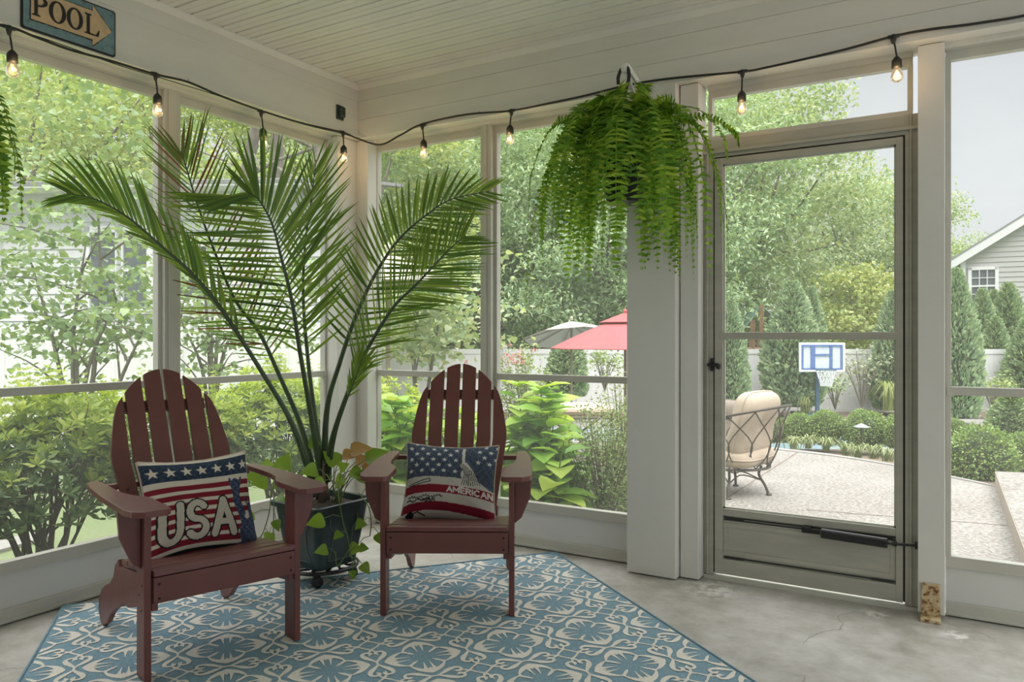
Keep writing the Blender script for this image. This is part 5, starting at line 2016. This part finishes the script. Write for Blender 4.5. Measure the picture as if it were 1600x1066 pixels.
def thuja_proto(label, seed=71):
    """a column that tapers to a point, height 1, base radius .2"""
    rng = np.random.default_rng(seed)
    t = thing('arborvitae', label, 'evergreen', (0, 0, 0), 0, 'arborvitae trees')
    N = 5200
    z = rng.random(N) ** 1.15
    a = rng.uniform(0, 6.283, N)
    prof = np.interp(z, [0, .08, .3, .6, .85, 1], [.15, .19, .20, .155, .075, .008])
    prof = prof * (1 + .13 * np.sin(a * 5 + z * 23) * np.sin(z * 31 + a * 2)) * (.90 + .14 * rng.random(N))
    P = np.column_stack([prof * np.cos(a), prof * np.sin(a), z])
    o = np.column_stack([np.cos(a), np.sin(a), np.full(N, .9)]) + rng.normal(0, .35, (N, 3))
    X, Y, Z = frames(o, np.column_stack([-np.sin(a), np.cos(a), np.zeros(N)]) + rng.normal(0, .6, (N, 3)))
    b = MB()
    b.scatter(SPRAY, P, X, Y, Z, .030 * rng.uniform(.7, 1.2, N), .042 * rng.uniform(.7, 1.3, N))
    build('foliage', b, M['lf_thuja'], t, local=True)
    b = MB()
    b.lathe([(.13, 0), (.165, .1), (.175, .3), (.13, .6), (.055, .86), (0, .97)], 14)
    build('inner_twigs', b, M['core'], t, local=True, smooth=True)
    return t


tj = None
for (u, d, top, hw, base, lb) in (
        (1142, 18.6, 468, 26, 640, 'dark green arborvitae beside the hinge-free door stile, before the white fence'),
        (1238, 18.9, 443, 42, 634, 'tall broad arborvitae right behind the basketball hoop'),
        (1267, 21.2, 452, 24, 560, 'slim arborvitae peeping out behind the tall broad one'),
        (1395, 19.4, 458, 30, 640, 'arborvitae cut off by the door frame next to the slim post'),
        (1496, 17.5, 424, 32, 652, 'tall arborvitae just right of the slim door post'),
        (1535, 21.6, 455, 23, 565, 'arborvitae before the lower sash of the grey house window, beyond the fence'),
        (1553, 22.2, 457, 20, 565, 'arborvitae squeezed behind two others beyond the fence, under the grey house window'),
        (1576, 21.6, 446, 29, 565, 'tallest arborvitae before the blank wall of the grey house'),
        (1556, 20.9, 498, 24, 565, 'short arborvitae in front of its row beyond the fence'),
        (1606, 19.5, 500, 34, 650, 'arborvitae cut off by the picture edge, before the grey house'),
        (886, 17.8, 512, 30, 620, 'dark arborvitae under the edge of the red umbrella')):
    zb = H - (base - 525) / F * d
    if base < 600:                 # the row beyond the fence
        zb, hw = hgt(d), hw * 1.18
    h = H + (525 - top) / F * d - zb
    w_ = hw / F * d / .2
    if tj is None:
        tj = thuja_proto(lb)
        tj.location = Vector(wpos(lat(u, d), d, zb).tolist())
        tj.scale = (w_, w_, h)
    else:
        copy_tree(tj, wpos(lat(u, d), d, zb), npr.uniform(0, 6), (w_, w_, h), lb)


def box_proto(label, seed=72):
    rng = np.random.default_rng(seed)
    t = thing('boxwood_ball', label, 'shrub', (0, 0, 0), 0, 'clipped boxwood balls')
    N = 4200
    v = rng.normal(0, 1, (N, 3))
    v /= np.linalg.norm(v, axis=1, keepdims=True)
    v[:, 2] = np.maximum(v[:, 2], -.75)
    r = 1 + .05 * np.sin(6 * v[:, 0] + 4 * v[:, 2]) + .05 * np.sin(7 * v[:, 1] + 1) + rng.normal(0, .05, N)
    P = v * r[:, None] + np.array([0, 0, .78])
    X, Y, Z = frames(v + rng.normal(0, .8, (N, 3)), None, rng, .8)
    b = MB()
    b.scatter(LEAF6, P, X, Y, Z, .10 * rng.uniform(.7, 1.2, N), .115 * rng.uniform(.7, 1.2, N))
    build('foliage', b, M['lf_box'], t, local=True)
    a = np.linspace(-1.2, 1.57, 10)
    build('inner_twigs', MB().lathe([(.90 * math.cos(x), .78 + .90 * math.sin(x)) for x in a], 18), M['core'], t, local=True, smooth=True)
    return t


bxw = None
for (u, vc, rp_, d, lb) in ((1216, 674, 21, 10.6, 'boxwood ball partly hidden by the iron patio chair'), (1248, 671, 25, 10.4, 'boxwood ball just right of the iron patio chair'),
                            (1289, 671, 29, 10.2, 'boxwood ball under the basketball hoop'), (1352, 674, 32, 9.9, 'boxwood ball behind the path light'),
                            (1412, 677, 31, 9.6, 'boxwood ball half hidden by the door frame'), (1488, 674, 20, 9.3, 'boxwood ball at the edge of the slim post'),
                            (1531, 716, 50, 7.9, 'largest boxwood ball, left of the raised step'), (1598, 706, 30, 8.3, 'boxwood ball behind the raised step at the picture edge')):
    r = rp_ * .95 / F * d
    z = H - (vc - 525) / F * d - .78 * r
    if bxw is None:
        bxw = box_proto(lb)
        bxw.location = Vector(wpos(lat(u, d), d, z).tolist())
        bxw.scale = (r,) * 3
    else:
        copy_tree(bxw, wpos(lat(u, d), d, z), npr.uniform(0, 6), r, lb)
# a broad cone shaped evergreen behind the largest ball
cn = copy_tree(tj, wpos(lat(1582, 9.0), 9.0, H - 172 / F * 9.0), 1.1, (36 / F * 9 / .2, 36 / F * 9 / .2, 84 / F * 9), 'broad cone shaped evergreen between two boxwood balls, above the raised step')
del cn['group']


def clump(label, u, v, d, w_, h_, mt, seed, n=60, name='grass_clump'):
    rng = np.random.default_rng(seed)
    base = at(u, v, d)
    t = MB()
    for k in range(n):
        a = rng.uniform(0, 6.28)
        o = np.array([math.cos(a), math.sin(a), 0])
        s = rng.uniform(.6, 1)
        p = base + rng.normal(0, .12 * w_, 3) * (1, 1, 0)
        c = catmull([p, p + o * w_ * .35 * s + np.array([0, 0, h_ * s]), p + o * w_ * s + np.array([0, 0, h_ * .55 * s])], 6)
        sd = np.array([-o[1], o[0], 0]) * .006 * d / 8
        ww = np.array([.7, 1, 1, .8, .5, .05])[:, None]
        t.strip(c - sd * ww, c + sd * ww)
    ob_ = build(name, t, M[mt])
    tag(ob_, label, 'ornamental grass', 'striped grass clumps along the patio')
    return ob_


for i, (u, v, d, lb) in enumerate(((1240, 703, 9.2, 'pale striped grass clump beside the tipped leg of the patio chair'), (1262, 701, 9.3, 'pale striped grass clump before the second boxwood ball'),
                                   (1290, 704, 9.0, 'pale striped grass clump under the boxwood ball below the hoop'), (1322, 712, 8.9, 'pale striped grass clump left of the path light'),
                                   (1340, 716, 8.7, 'pale striped grass clump at the foot of the path light'), (1364, 717, 8.6, 'pale striped grass clump just right of the path light'),
                                   (1385, 721, 8.5, 'pale striped grass clump near the door frame edge'), (1408, 724, 8.3, 'pale striped grass clump hidden half by the door frame'))):
    clump(lb, u, v, d, .20, .17, 'lf_grass', 80 + i, 44)
clump('tawny grass clump against the white fence right of the bare stemmed shrub', 1388, 642, 18.8, .5, .75, 'lf_yellow', 90, 90)['group'] = 'grasses along the fence'
clump('tawny grass clump left of the hoop pole', 1258, 645, 18.4, .4, .45, 'lf_yellow', 91, 70)['group'] = 'grasses along the fence'


def vase(label, u, v_base, v_top, d, w_, seed, n=14, mt='lf_white'):
    rng = np.random.default_rng(seed)
    base = at(u, v_base, d)
    t = thing('vase_shrub', label, 'shrub', base)
    st, lv = MB(), MB()
    Cs = []
    for k in range(n):
        e = at(u + rng.uniform(-1, 1) * w_, v_top + rng.uniform(0, .35) * (v_base - v_top), d + rng.normal(0, .3))
        c = catmull([base, base * .5 + e * .5 + np.array([0, 0, .1]), e], 8)
        st.tube(c, np.linspace(.014, .005, 8), 5)
        Cs += [c[-1], c[-2], c[-3] + rng.normal(0, .08, 3)]
    foliage(lv, rng, np.array(Cs), 9, .15, .10, LEAF4, .9, .1, .7)
    build('foliage', lv, M[mt], t)
    build('stem', st, M['bark'], t)


vase('vase shaped shrub with bare fanned stems before the white fence, right of the hoop', 1347, 640, 548, 19, 42, 95, 18)
vase('small open shrub between the hoop pole and the vase shaped shrub', 1305, 640, 588, 19, 24, 96, 12, 'lf_pale')
vase('open shrub before the white fence right of the slim door post', 1552, 648, 588, 18.6, 26, 97, 14, 'lf_wisp')
vase('bare greyish shrub before the white fence under the red umbrella', 945, 612, 552, 18.5, 20, 98, 14, 'lf_wisp')

# ------------------------------------------------------------------ basketball hoop by the pool
hd = 18.2
hp = wpos(lat(1277, hd), hd, -.84)
hoop = thing('basketball_hoop', 'poolside basketball hoop with a blue and white backboard on a dark pole', 'basketball hoop', hp)
e1, e2 = np.array([CS, SN, 0]), VD
zt, zb_ = at(1277, 536, hd)[2], at(1277, 580, hd)[2]
RH = np.stack([e1, e2, np.array([0, 0, 1.0])], 1)
build('pole', MB().tube([hp, hp + np.array([0, 0, zt - .25 - hp[2]])], .055, 10), M['navy'], hoop)
b = MB()
b.obox(hp + e2 * .35 + np.array([0, 0, .09]), (.75, .9, .16), RH)
build('base', b, M['navy'], hoop, bevel=.03)
bc = np.array([hp[0], hp[1], (zt + zb_) / 2]) - e2 * .25
BW, BH = 70 / F * hd, zt - zb_
build('backboard', MB().obox(bc, (BW * .95, .03, BH * .94), RH), M['hoopclear'], hoop, bevel=.008)
b = MB()
for s in (-1, 1):
    b.obox(bc - e2 * .02 + e1 * s * BW * .48, (.055, .05, BH), RH)
    b.obox(bc - e2 * .02 + np.array([0, 0, s * BH * .47]), (BW, .05, .055), RH)
build('rim_frame', b, M['white'], hoop, bevel=.01)
b = MB()
for s in (-1, 1):
    b.obox(bc - e2 * .03 + e1 * s * BW * .43, (.04, .03, BH * .86), RH)
    b.obox(bc - e2 * .03 + np.array([0, 0, s * BH * .41]), (BW * .86, .03, .04), RH)
    b.obox(bc - e2 * .03 + e1 * s * BW * .20, (.10 if s < 0 else .06, .03, BH * .82), RH)
b.obox(bc - e2 * .03 + np.array([0, 0, .06]), (BW * .40, .03, .04), RH)
build('blue_marking', b, M['hoopblue'], hoop)
rc = bc - e2 * .26 + np.array([0, 0, -BH * .42])
build('hoop_ring', MB().tube([rc + .22 * (e1 * math.cos(a) + e2 * math.sin(a)) for a in np.linspace(0, 6.283, 24, endpoint=False)], .014, 6, closed=True), M['navy'], hoop)
b = MB()
for k in range(12):
    for s in (-1, 1):
        b.tube([rc + r * (e1 * math.cos(k * .5236 + s * t_) + e2 * math.sin(k * .5236 + s * t_)) + np.array([0, 0, z]) for r, t_, z in ((.22, 0, 0), (.18, .3, -.14), (.14, .6, -.27), (.12, .9, -.38))], .009, 4)
build('net', b, M['white'], hoop)

# ------------------------------------------------------------------ umbrellas in the pool yard
def umbrella(label, u, v_top, v_rim, hw, d, mt, tilt=0.0, az=0.0, n=8, vent=True):
    R = hw / F * d
    top = at(u, v_top, d)
    rise = (v_rim - v_top) / F * d
    base = wpos(lat(u, d), d)
    t = thing('patio_umbrella', label, 'umbrella', base)
    A = np.array(Matrix.Rotation(az, 3, 'Z') @ Matrix.Rotation(tilt, 3, 'X'))
    tr = lambda q: top + A @ (np.array(q))
    b = MB()
    m = 10
    rings = []
    for j in range(m + 1):
        s = .02 + .98 * j / m
        rings.append([tr((R * s * math.cos(6.2832 * k / n) * (1), R * s * math.sin(6.2832 * k / n), -rise * s ** 1.12)) for k in range(n)])
    V = np.array([p for r_ in rings for p in r_] + [tr((0, 0, 0))])
    Fc = [[j * n + k, j * n + (k + 1) % n, (j + 1) * n + (k + 1) % n, (j + 1) * n + k] for j in range(m) for k in range(n)] + [[k, (k + 1) % n, len(V) - 1] for k in range(n)]
    b.add(V, Fc)
    build('canopy', b, M[mt], t, solid=.01)
    if vent:
        b = MB()
        for j in range(1):
            V = np.array([tr((.34 * R * s * math.cos(6.2832 * k / n), .34 * R * s * math.sin(6.2832 * k / n), .05 - rise * .30 * s)) for s in (.05, .6, 1.0) for k in range(n)])
            b.add(V, [[j2 * n + k, j2 * n + (k + 1) % n, (j2 + 1) * n + (k + 1) % n, (j2 + 1) * n + k] for j2 in range(2) for k in range(n)])
        build('vent_flap', b, M[mt], t, solid=.01)
    for k in range(n):
        build('rib', MB().tube([tr((.03 * math.cos(6.2832 * k / n), .03 * math.sin(6.2832 * k / n), -.06)), tr((R * math.cos(6.2832 * k / n), R * math.sin(6.2832 * k / n), -rise - .02))], .012, 5), M['pole'], t)
    build('pole', MB().tube([base, base * np.array([1, 1, 0]) + np.array([0, 0, top[2] - .1])], .025, 8), M['pole'], t)
    build('finial', MB().lathe([(.03, 0), (.04, .05), (0, .10)], 8, top + np.array([0, 0, .03])), M[mt], t)
    return t


umbrella('faded red umbrella half hidden by the broad white post', 977, 494, 545, 118, 12.2, 'redcloth', 0.0, .3)
umbrella('cream umbrella tilted up, left of the red umbrella', 893, 503, 530, 78, 15.5, 'creamcloth', math.radians(-13), math.radians(30.7 + 10), vent=False)
umbrella('large pale umbrella high behind the palm fronds beside the corner post', 606, 398, 446, 124, 8.0, 'creamcloth', 0.0, .2, vent=False)

# ------------------------------------------------------------------ wrought iron patio furniture
pz = -.15
cc = gp(1144, 6.55, pz)
ch = thing('patio_chair', 'wrought iron barrel patio chair with tan cushions seen through the screen door', 'patio chair', cc)
e1 = np.array([CS, SN, 0])
bk = e1 * .74 + VD * -.67                        # direction of the back
bk /= np.linalg.norm(bk)
sdv = np.array([-bk[1], bk[0], 0])
pt = lambda a, r, z: cc + (bk * math.cos(a) + sdv * math.sin(a)) * r + np.array([0, 0, z])
build('base_ring', MB().tube([pt(a, .31, .245) for a in np.linspace(0, 6.2832, 40, endpoint=False)], .012, 6, closed=True), M['wroughtiron'], ch, smooth=True)
rail = lambda a: pt(a, .42 + .06 * math.cos(a), .66 + .115 * math.cos(a))
build('top_rail', MB().tube([rail(a) for a in np.linspace(-2.2, 2.2, 40)], .012, 6), M['wroughtiron'], ch, smooth=True)
for k in range(9):
    a = -1.9 + k * .475
    for s in (-1, 1):
        q = [pt(a, .31, .25), pt(a + s * .22, .36, .36), pt(a + s * .20, .40, .50), rail(a - s * .26)]
        build('scroll_bar', MB().tube(catmull(q, 12), .006, 5), M['wroughtiron'], ch, smooth=True)
for k in range(4):
    a = .35 + k * 1.5708
    q = [pt(a, .24, .245), pt(a, .22, .17), pt(a, .27, .08), pt(a, .30, .0)]
    b = MB().tube(catmull(q, 12), .012, 6)
    b.lathe([(.026, 0), (.026, .012), (.012, .02)], 10, q[-1])
    build('leg', b, M['wroughtiron'], ch, smooth=True)
    build('brace', MB().tube(catmull([pt(a, .25, .12), pt(a + .78, .12, .17), pt(a + 1.57, .25, .12)], 10), .006, 5), M['wroughtiron'], ch)


def cushion(name, c, ax, ay, az, sx, sy, sz, m, par, p=3.2, tuft=True):
    nu, nv = 28, 20
    V = []
    for j in range(nv + 1):
        ph = -math.pi / 2 + math.pi * j / nv
        for i in range(nu):
            th = 2 * math.pi * i / nu
            f = lambda w, e: math.copysign(abs(w) ** e, w)
            x = f(math.cos(ph), .35) * f(math.cos(th), .38)
            y = f(math.cos(ph), .35) * f(math.sin(th), .38)
            z = f(math.sin(ph), .8)
            if tuft:
                z *= 1 - .35 * math.exp(-((x) ** 2 + y ** 2) * 16) - .22 * math.exp(-(y * 9) ** 2)
            V.append(c + ax * x * sx + ay * y * sy + az * z * sz)
    b = MB().add(np.array(V), [[j * nu + i, j * nu + (i + 1) % nu, (j + 1) * nu + (i + 1) % nu, (j + 1) * nu + i] for j in range(nv) for i in range(nu)])
    cu = build(name, b, m, par, smooth=True)
    e = []
    for i in range(48):
        th = 2 * math.pi * i / 48
        f = lambda w, e_: math.copysign(abs(w) ** e_, w)
        e.append(c + ax * f(math.cos(th), .38) * sx * 1.005 + ay * f(math.sin(th), .38) * sy * 1.005)
    build('piping', MB().tube(e, .006, 5, closed=True), m, cu, smooth=True)
    return cu


up = np.array([0, 0, 1.0])
lean = (up * .97 + bk * .24)
lean /= np.linalg.norm(lean)
nb_ = np.cross(sdv, lean)
cushion('back_cushion', cc + bk * .19 + up * .60, sdv, lean, nb_, .30, .29, .115, M['cushion'], ch)
cushion('seat_cushion', cc - bk * .03 + up * .33, bk, sdv, up, .33, .31, .085, M['cushion'], ch, tuft=False)

c2 = gp(1108, 8.0, pz)
c2t = thing('patio_chair', 'brown cushioned patio chair behind the tan one, cut off by the door stile', 'patio chair', c2)
e1v = e1
cushion('back_cushion', c2 + up * .44 + VD * -.05, e1v, up, VD, .36, .24, .11, M['cushion_dark'], c2t)
cushion('seat_cushion', c2 + up * .26 + VD * .28, e1v, VD, up, .36, .32, .09, M['cushion_dark'], c2t, tuft=False)
for sx_ in (-1, 1):
    for dy in (-.05, .55):
        build('leg', MB().tube([c2 + e1v * sx_ * .33 + VD * dy + up * .24, c2 + e1v * sx_ * .36 + VD * dy], .014, 6), M['wroughtiron'], c2t)
build('frame', MB().bx(0, .001, 0, .001, 0, .001) if False else MB().tube([c2 + e1v * -.36 + up * .2 - VD * .05, c2 + e1v * .36 + up * .2 - VD * .05, c2 + e1v * .36 + up * .2 + VD * .55, c2 + e1v * -.36 + up * .2 + VD * .55], .014, 6, closed=True), M['wroughtiron'], c2t)

o2 = gp(905, 8.3, pz)
ot = thing('patio_ottoman', 'cream topped patio ottoman on crossed iron legs behind the hydrangea', 'ottoman', o2)
cushion('seat_cushion', o2 + up * .55, e1v, VD, up, .36, .30, .06, M['cushion'], ot, tuft=False)
build('frame', MB().tube([o2 + e1v * a_ * .36 + VD * b_ * .28 + up * .48 for a_, b_ in ((-1, -1), (1, -1), (1, 1), (-1, 1))], .014, 6, closed=True), M['wroughtiron'], ot)
for b_ in (-1, 1):
    for a_ in (-1, 1):
        build('leg', MB().tube([o2 + e1v * a_ * .34 + VD * b_ * .28 + up * .48, o2 - e1v * a_ * .32 + VD * b_ * .28], .013, 6), M['wroughtiron'], ot)

# ------------------------------------------------------------------ path light
pl = at(1346, 712, 8.9)
lt_ = thing('path_light', 'small metal path light with a flat conical hat before a boxwood ball', 'path light', pl)
hl = 46 / F * 8.9
build('stake', MB().tube([pl, pl + up * hl], .010, 8), M['wroughtiron'], lt_)
build('hat', MB().lathe([(.012, .03), (.03, .022), (.088, -.008), (.088, -.014), (.02, .0)], 18, pl + up * hl), mat('weathered_bronze', (.30, .32, .33), .5, .3), lt_)

# ------------------------------------------------------------------ play tower beyond the fence
pd = 25.5
pp = wpos(lat(1193, pd), pd)
play = thing('play_tower', 'wooden play tower with a green canvas roof beyond the white fence', 'play tower', pp)
zz = lambda v: at(1193, v, pd)[2]
q = lambda u, v, dd=0.0: at(u, v, pd + dd)
for u, dd in ((1176, 0), (1206, 0), (1176, 1.0), (1206, 1.0)):
    build('post', MB().obox((q(u, 500, dd) * np.array([1, 1, 0]) + np.array([0, 0, (zz(500) + pp[2]) / 2])), (.13, .13, zz(500) - pp[2])), M['cedar'], play)
build('ridge_post', MB().obox(q(1190, 505, -.05), (.15, .06, 1.25)), M['cedar'], play)
b = MB()
A_, B_, C_ = q(1155, 522), q(1191, 478), q(1222, 503)
off = VD * 1.2
b.add([A_, B_, B_ + off, A_ + off], [[0, 1, 2, 3]])
build('roof_canvas', b, M['tarp'], play, solid=.02)
b = MB()
b.add([B_, C_, C_ + off, B_ + off], [[0, 1, 2, 3]])
r_ = build('roof_canvas', b, M['tarp_pale'], play, solid=.02)
for z in (530, 545):
    build('rail', MB().tube([q(1162, z), q(1208, z)], .05, 6), M['cedar'], play)
for k in range(7):
    build('baluster', MB().tube([q(1165 + 6.6 * k, 530), q(1165 + 6.6 * k, 545)], .035, 5), M['cedar'], play)


# ------------------------------------------------------------------ houses next door
def lap_wall(mb, o, ax, ay, x0, x1, z0, z1f, lap=.15):
    """lap siding boards; z1f(x) gives the top of the wall at x"""
    z = z0
    top = max(z1f(x0), z1f(x1), z1f((x0 + x1) / 2))
    while z < top:
        xs = np.linspace(x0, x1, 60)
        ok = [x for x in xs if z1f(x) > z + .001]
        if len(ok) > 1:
            a, c = ok[0], ok[-1]
            P = [o + ax * a - ay * .022 + up * z, o + ax * c - ay * .022 + up * z, o + ax * c + up * min(z + lap, top), o + ax * a + up * min(z + lap, top)]
            ok2 = [x for x in xs if z1f(x) > z + lap]
            if len(ok2) > 1:
                P[2], P[3] = o + ax * ok2[-1] + up * (z + lap), o + ax * ok2[0] + up * (z + lap)
            Bk = [p + ay * .10 for p in P]
            mb.add(P + Bk, [[0, 1, 2, 3], [7, 6, 5, 4], [0, 4, 5, 1], [3, 2, 6, 7], [0, 3, 7, 4], [1, 5, 6, 2]])
        z += lap


def house_window(par, o, ax, ay, x, z, w_, h_, rows, cols):
    R = np.stack([ax, ay, up], 1)
    c = o + ax * x + up * z - ay * .05
    f = MB()
    for s in (-1, 1):
        f.obox(c + ax * s * (w_ / 2 + .05), (.11, .06, h_ + .2), R)
        f.obox(c + up * s * (h_ / 2 + .05), (w_ + .2, .06, .11), R)
    f.obox(c, (w_, .05, .06), R)
    fr = build('window', f, M['white'], par)
    build('pane', MB().obox(c + ay * .03, (w_, .03, h_), R), M['glass'], fr)
    m_ = MB()
    for k in range(1, cols):
        m_.obox(c + ax * w_ * (k / cols - .5) - ay * 0, (.025, .03, h_), R)
    for k in range(1, rows):
        if k * 2 != rows:
            m_.obox(c + up * h_ * (k / rows - .5), (w_, .03, .025), R)
    if cols > 1 or rows > 2:
        build('muntin', m_, M['white'], fr)


od = 27.0
o = wpos(lat(1503, od), od, 0)
ay = ray(1470, 525) / np.linalg.norm(ray(1470, 525))
ax = np.array([ay[1], -ay[0], 0])
hs = thing('neighbour_house', 'pale grey sided house with a gabled roof right of the slim door post', 'house', o * np.array([1, 1, 0]) + up * -.95)
px = od / F
gab = lambda x: at(1503, 404, od)[2] + min(x, 9.0 - x) * .66
b = MB()
lap_wall(b, o, ax, ay, 0, 9.0, -.95, gab, .175)
build('siding', b, M['siding_grey'], hs)
b = MB()
for x0, x1 in ((-.35, 4.5), (9.35, 4.5)):
    P0, P1 = o + ax * x0 + up * (gab(0) - .35 * .66), o + ax * x1 + up * (gab(4.5))
    for k, (dy0, dy1, dz0, dz1) in enumerate(((-.30, -.24, -.16, .20),)):
        b.add([P0 + ay * dy0 + up * dz0, P1 + ay * dy0 + up * dz0, P1 + ay * dy0 + up * dz1, P0 + ay * dy0 + up * dz1,
               P0 + ay * 0 + up * dz0, P1 + ay * 0 + up * dz0, P1 + ay * 0 + up * dz1, P0 + ay * 0 + up * dz1],
              [[0, 1, 2, 3], [7, 6, 5, 4], [0, 4, 5, 1], [3, 2, 6, 7], [0, 3, 7, 4], [1, 5, 6, 2]])
build('rake_board', b, M['white'], hs)
b = MB()
for x0, x1 in ((-.45, 4.5), (9.45, 4.5)):
    P0, P1 = o + ax * x0 + up * (gab(0) - .45 * .66 + .21), o + ax * x1 + up * (gab(4.5) + .21)
    b.add([P0 - ay * .32, P1 - ay * .32, P1 + ay * 9, P0 + ay * 9], [[0, 1, 2, 3]])
build('roof', b, M['shingle'], hs, solid=.05)
R_h = np.stack([ax, ay, up], 1)
build('corner_board', MB().obox(o + ax * .03 + up * (gab(0) - .95) / 2 - ay * .03, (.16, .10, gab(0) + .95), R_h), M['white'], hs)
wx = (at(1535.5, 448, od) - o) @ ax
house_window(hs, o, ax, ay, wx, at(1535, 448, od)[2], 31 * px, 50 * px, 4, 3)

ol = 13.0
o = wpos(lat(-330, ol), ol, 0)
hl_ = thing('neighbour_house', 'white sided house behind the young trees outside the tall two-part window', 'house', o + up * -.5)
ax, ay = np.array([CS, SN, 0]), VD
ax = ax * math.cos(.06) - ay * math.sin(.06)
ay = np.array([-ax[1], ax[0], 0])
wl = 870 / F * ol
zt = at(0, 305, ol)[2]
b = MB()
lap_wall(b, o, ax, ay, 0, wl, -.5, lambda x: zt, .15)
build('siding', b, M['siding'], hl_)
R_h = np.stack([ax, ay, up], 1)
b = MB()
b.obox(o + ax * wl / 2 - ay * .25 + up * (zt + .02), (wl + .6, .55, .10), R_h)
build('eave', b, M['white'], hl_)
b = MB()
P0, P1 = o - ax * .4 - ay * .55 + up * (zt + .06), o + ax * (wl + .4) - ay * .55 + up * (zt + .06)
b.add([P0, P1, P1 + ay * 4 + up * .7, P0 + ay * 4 + up * .7], [[0, 1, 2, 3]])
build('roof', b, M['shingle'], hl_, solid=.06)
for (u0, u1, v0, v1) in ((162, 205, 368, 482), (212, 252, 368, 482), (-40, 10, 372, 470), (300, 345, 390, 470)):
    a0, a1 = (at(u0, 400, ol) - o) @ ax, (at(u1, 400, ol) - o) @ ax
    z0, z1 = at(0, v1, ol)[2], at(0, v0, ol)[2]
    house_window(hl_, o, ax, ay, (a0 + a1) / 2, (z0 + z1) / 2, a1 - a0, z1 - z0, 2, 1)
build('corner_board', MB().obox(o + ax * wl + up * (zt - .5) / 2 - ay * .03, (.14, .1, zt + .5), R_h), M['white'], hl_)

# ------------------------------------------------------------------ camera, daylight
cam = bpy.data.cameras.new('camera')
co = bpy.data.objects.new('camera', cam)
COL.objects.link(co)
co.location = (0, 0, H)
co.rotation_euler = (math.radians(90), 0, TH)
cam.sensor_width = 36
cam.lens = F / 1600 * 36
cam.shift_y = -8 / 1600
cam.clip_end = 300
scene.camera = co

w = bpy.data.worlds.new('overcast_sky')
scene.world = w
w.use_nodes = True
nt = w.node_tree
nt.nodes.clear()
out = nt.nodes.new('ShaderNodeOutputWorld')
bg = nt.nodes.new('ShaderNodeBackground')
tc = nt.nodes.new('ShaderNodeTexCoord')
sp = nt.nodes.new('ShaderNodeSeparateXYZ')
nt.links.new(tc.outputs['Generated'], sp.inputs[0])
col = ramp(nt, [(0, (.62, .64, .66)), (.04, (.74, .765, .78)), (.4, (.62, .665, .69)), (.75, (1.0, 1.0, 1.0)), (1, (1.0, 1.0, 1.0))], sp.outputs['Z'])
cl = noise(nt, 3.0, 5, .55, tc.outputs['Generated'], (1, 1, 2.5))
col = mixrgb(nt, 1.0, col, ramp(nt, [(.3, (.93, .93, .935)), (.7, (1.04, 1.04, 1.04))], cl), 'MULTIPLY')
# brightness of the cloud cover: brighter overhead and towards the sun behind the viewer
m1 = nt.nodes.new('ShaderNodeMapRange')
m1.inputs[1].default_value, m1.inputs[2].default_value = .35, .85
m1.inputs[3].default_value, m1.inputs[4].default_value = 1.0, SKY_TOP
nt.links.new(sp.outputs['Z'], m1.inputs[0])
dt = nt.nodes.new('ShaderNodeVectorMath')
dt.operation = 'DOT_PRODUCT'
nt.links.new(tc.outputs['Generated'], dt.inputs[0])
dt.inputs[1].default_value = (.55, -.75, .36)
m2 = nt.nodes.new('ShaderNodeMapRange')
m2.inputs[1].default_value, m2.inputs[2].default_value = .05, .8
m2.inputs[3].default_value, m2.inputs[4].default_value = 0.0, SKY_BACK
nt.links.new(dt.outputs['Value'], m2.inputs[0])
ad = nt.nodes.new('ShaderNodeMath')
nt.links.new(m1.outputs[0], ad.inputs[0])
nt.links.new(m2.outputs[0], ad.inputs[1])
nt.links.new(col, bg.inputs[0])
nt.links.new(ad.outputs[0], bg.inputs[1])
nt.links.new(bg.outputs[0], out.inputs[0])

sun = bpy.data.lights.new('veiled_sun', 'SUN')
sun.energy = SUN_E
sun.angle = math.radians(35)
sun.color = (1, .96, .88)
so = bpy.data.objects.new('veiled_sun', sun)
COL.objects.link(so)
so.rotation_euler = Vector((-.42, .30, -.86)).to_track_quat('-Z', 'Y').to_euler()

scene.view_settings.view_transform = 'Standard'
scene.view_settings.look = 'None'
scene.view_settings.exposure = EXPO
scene.view_settings.gamma = 1
scene.view_settings.use_curve_mapping = False
scene.cycles.use_denoising = True
scene.cycles.max_bounces = 8
scene.cycles.diffuse_bounces = 4
scene.cycles.transparent_max_bounces = 12
scene.cycles.caustics_reflective = False
scene.cycles.caustics_refractive = False
scene.cycles.sample_clamp_indirect = 6
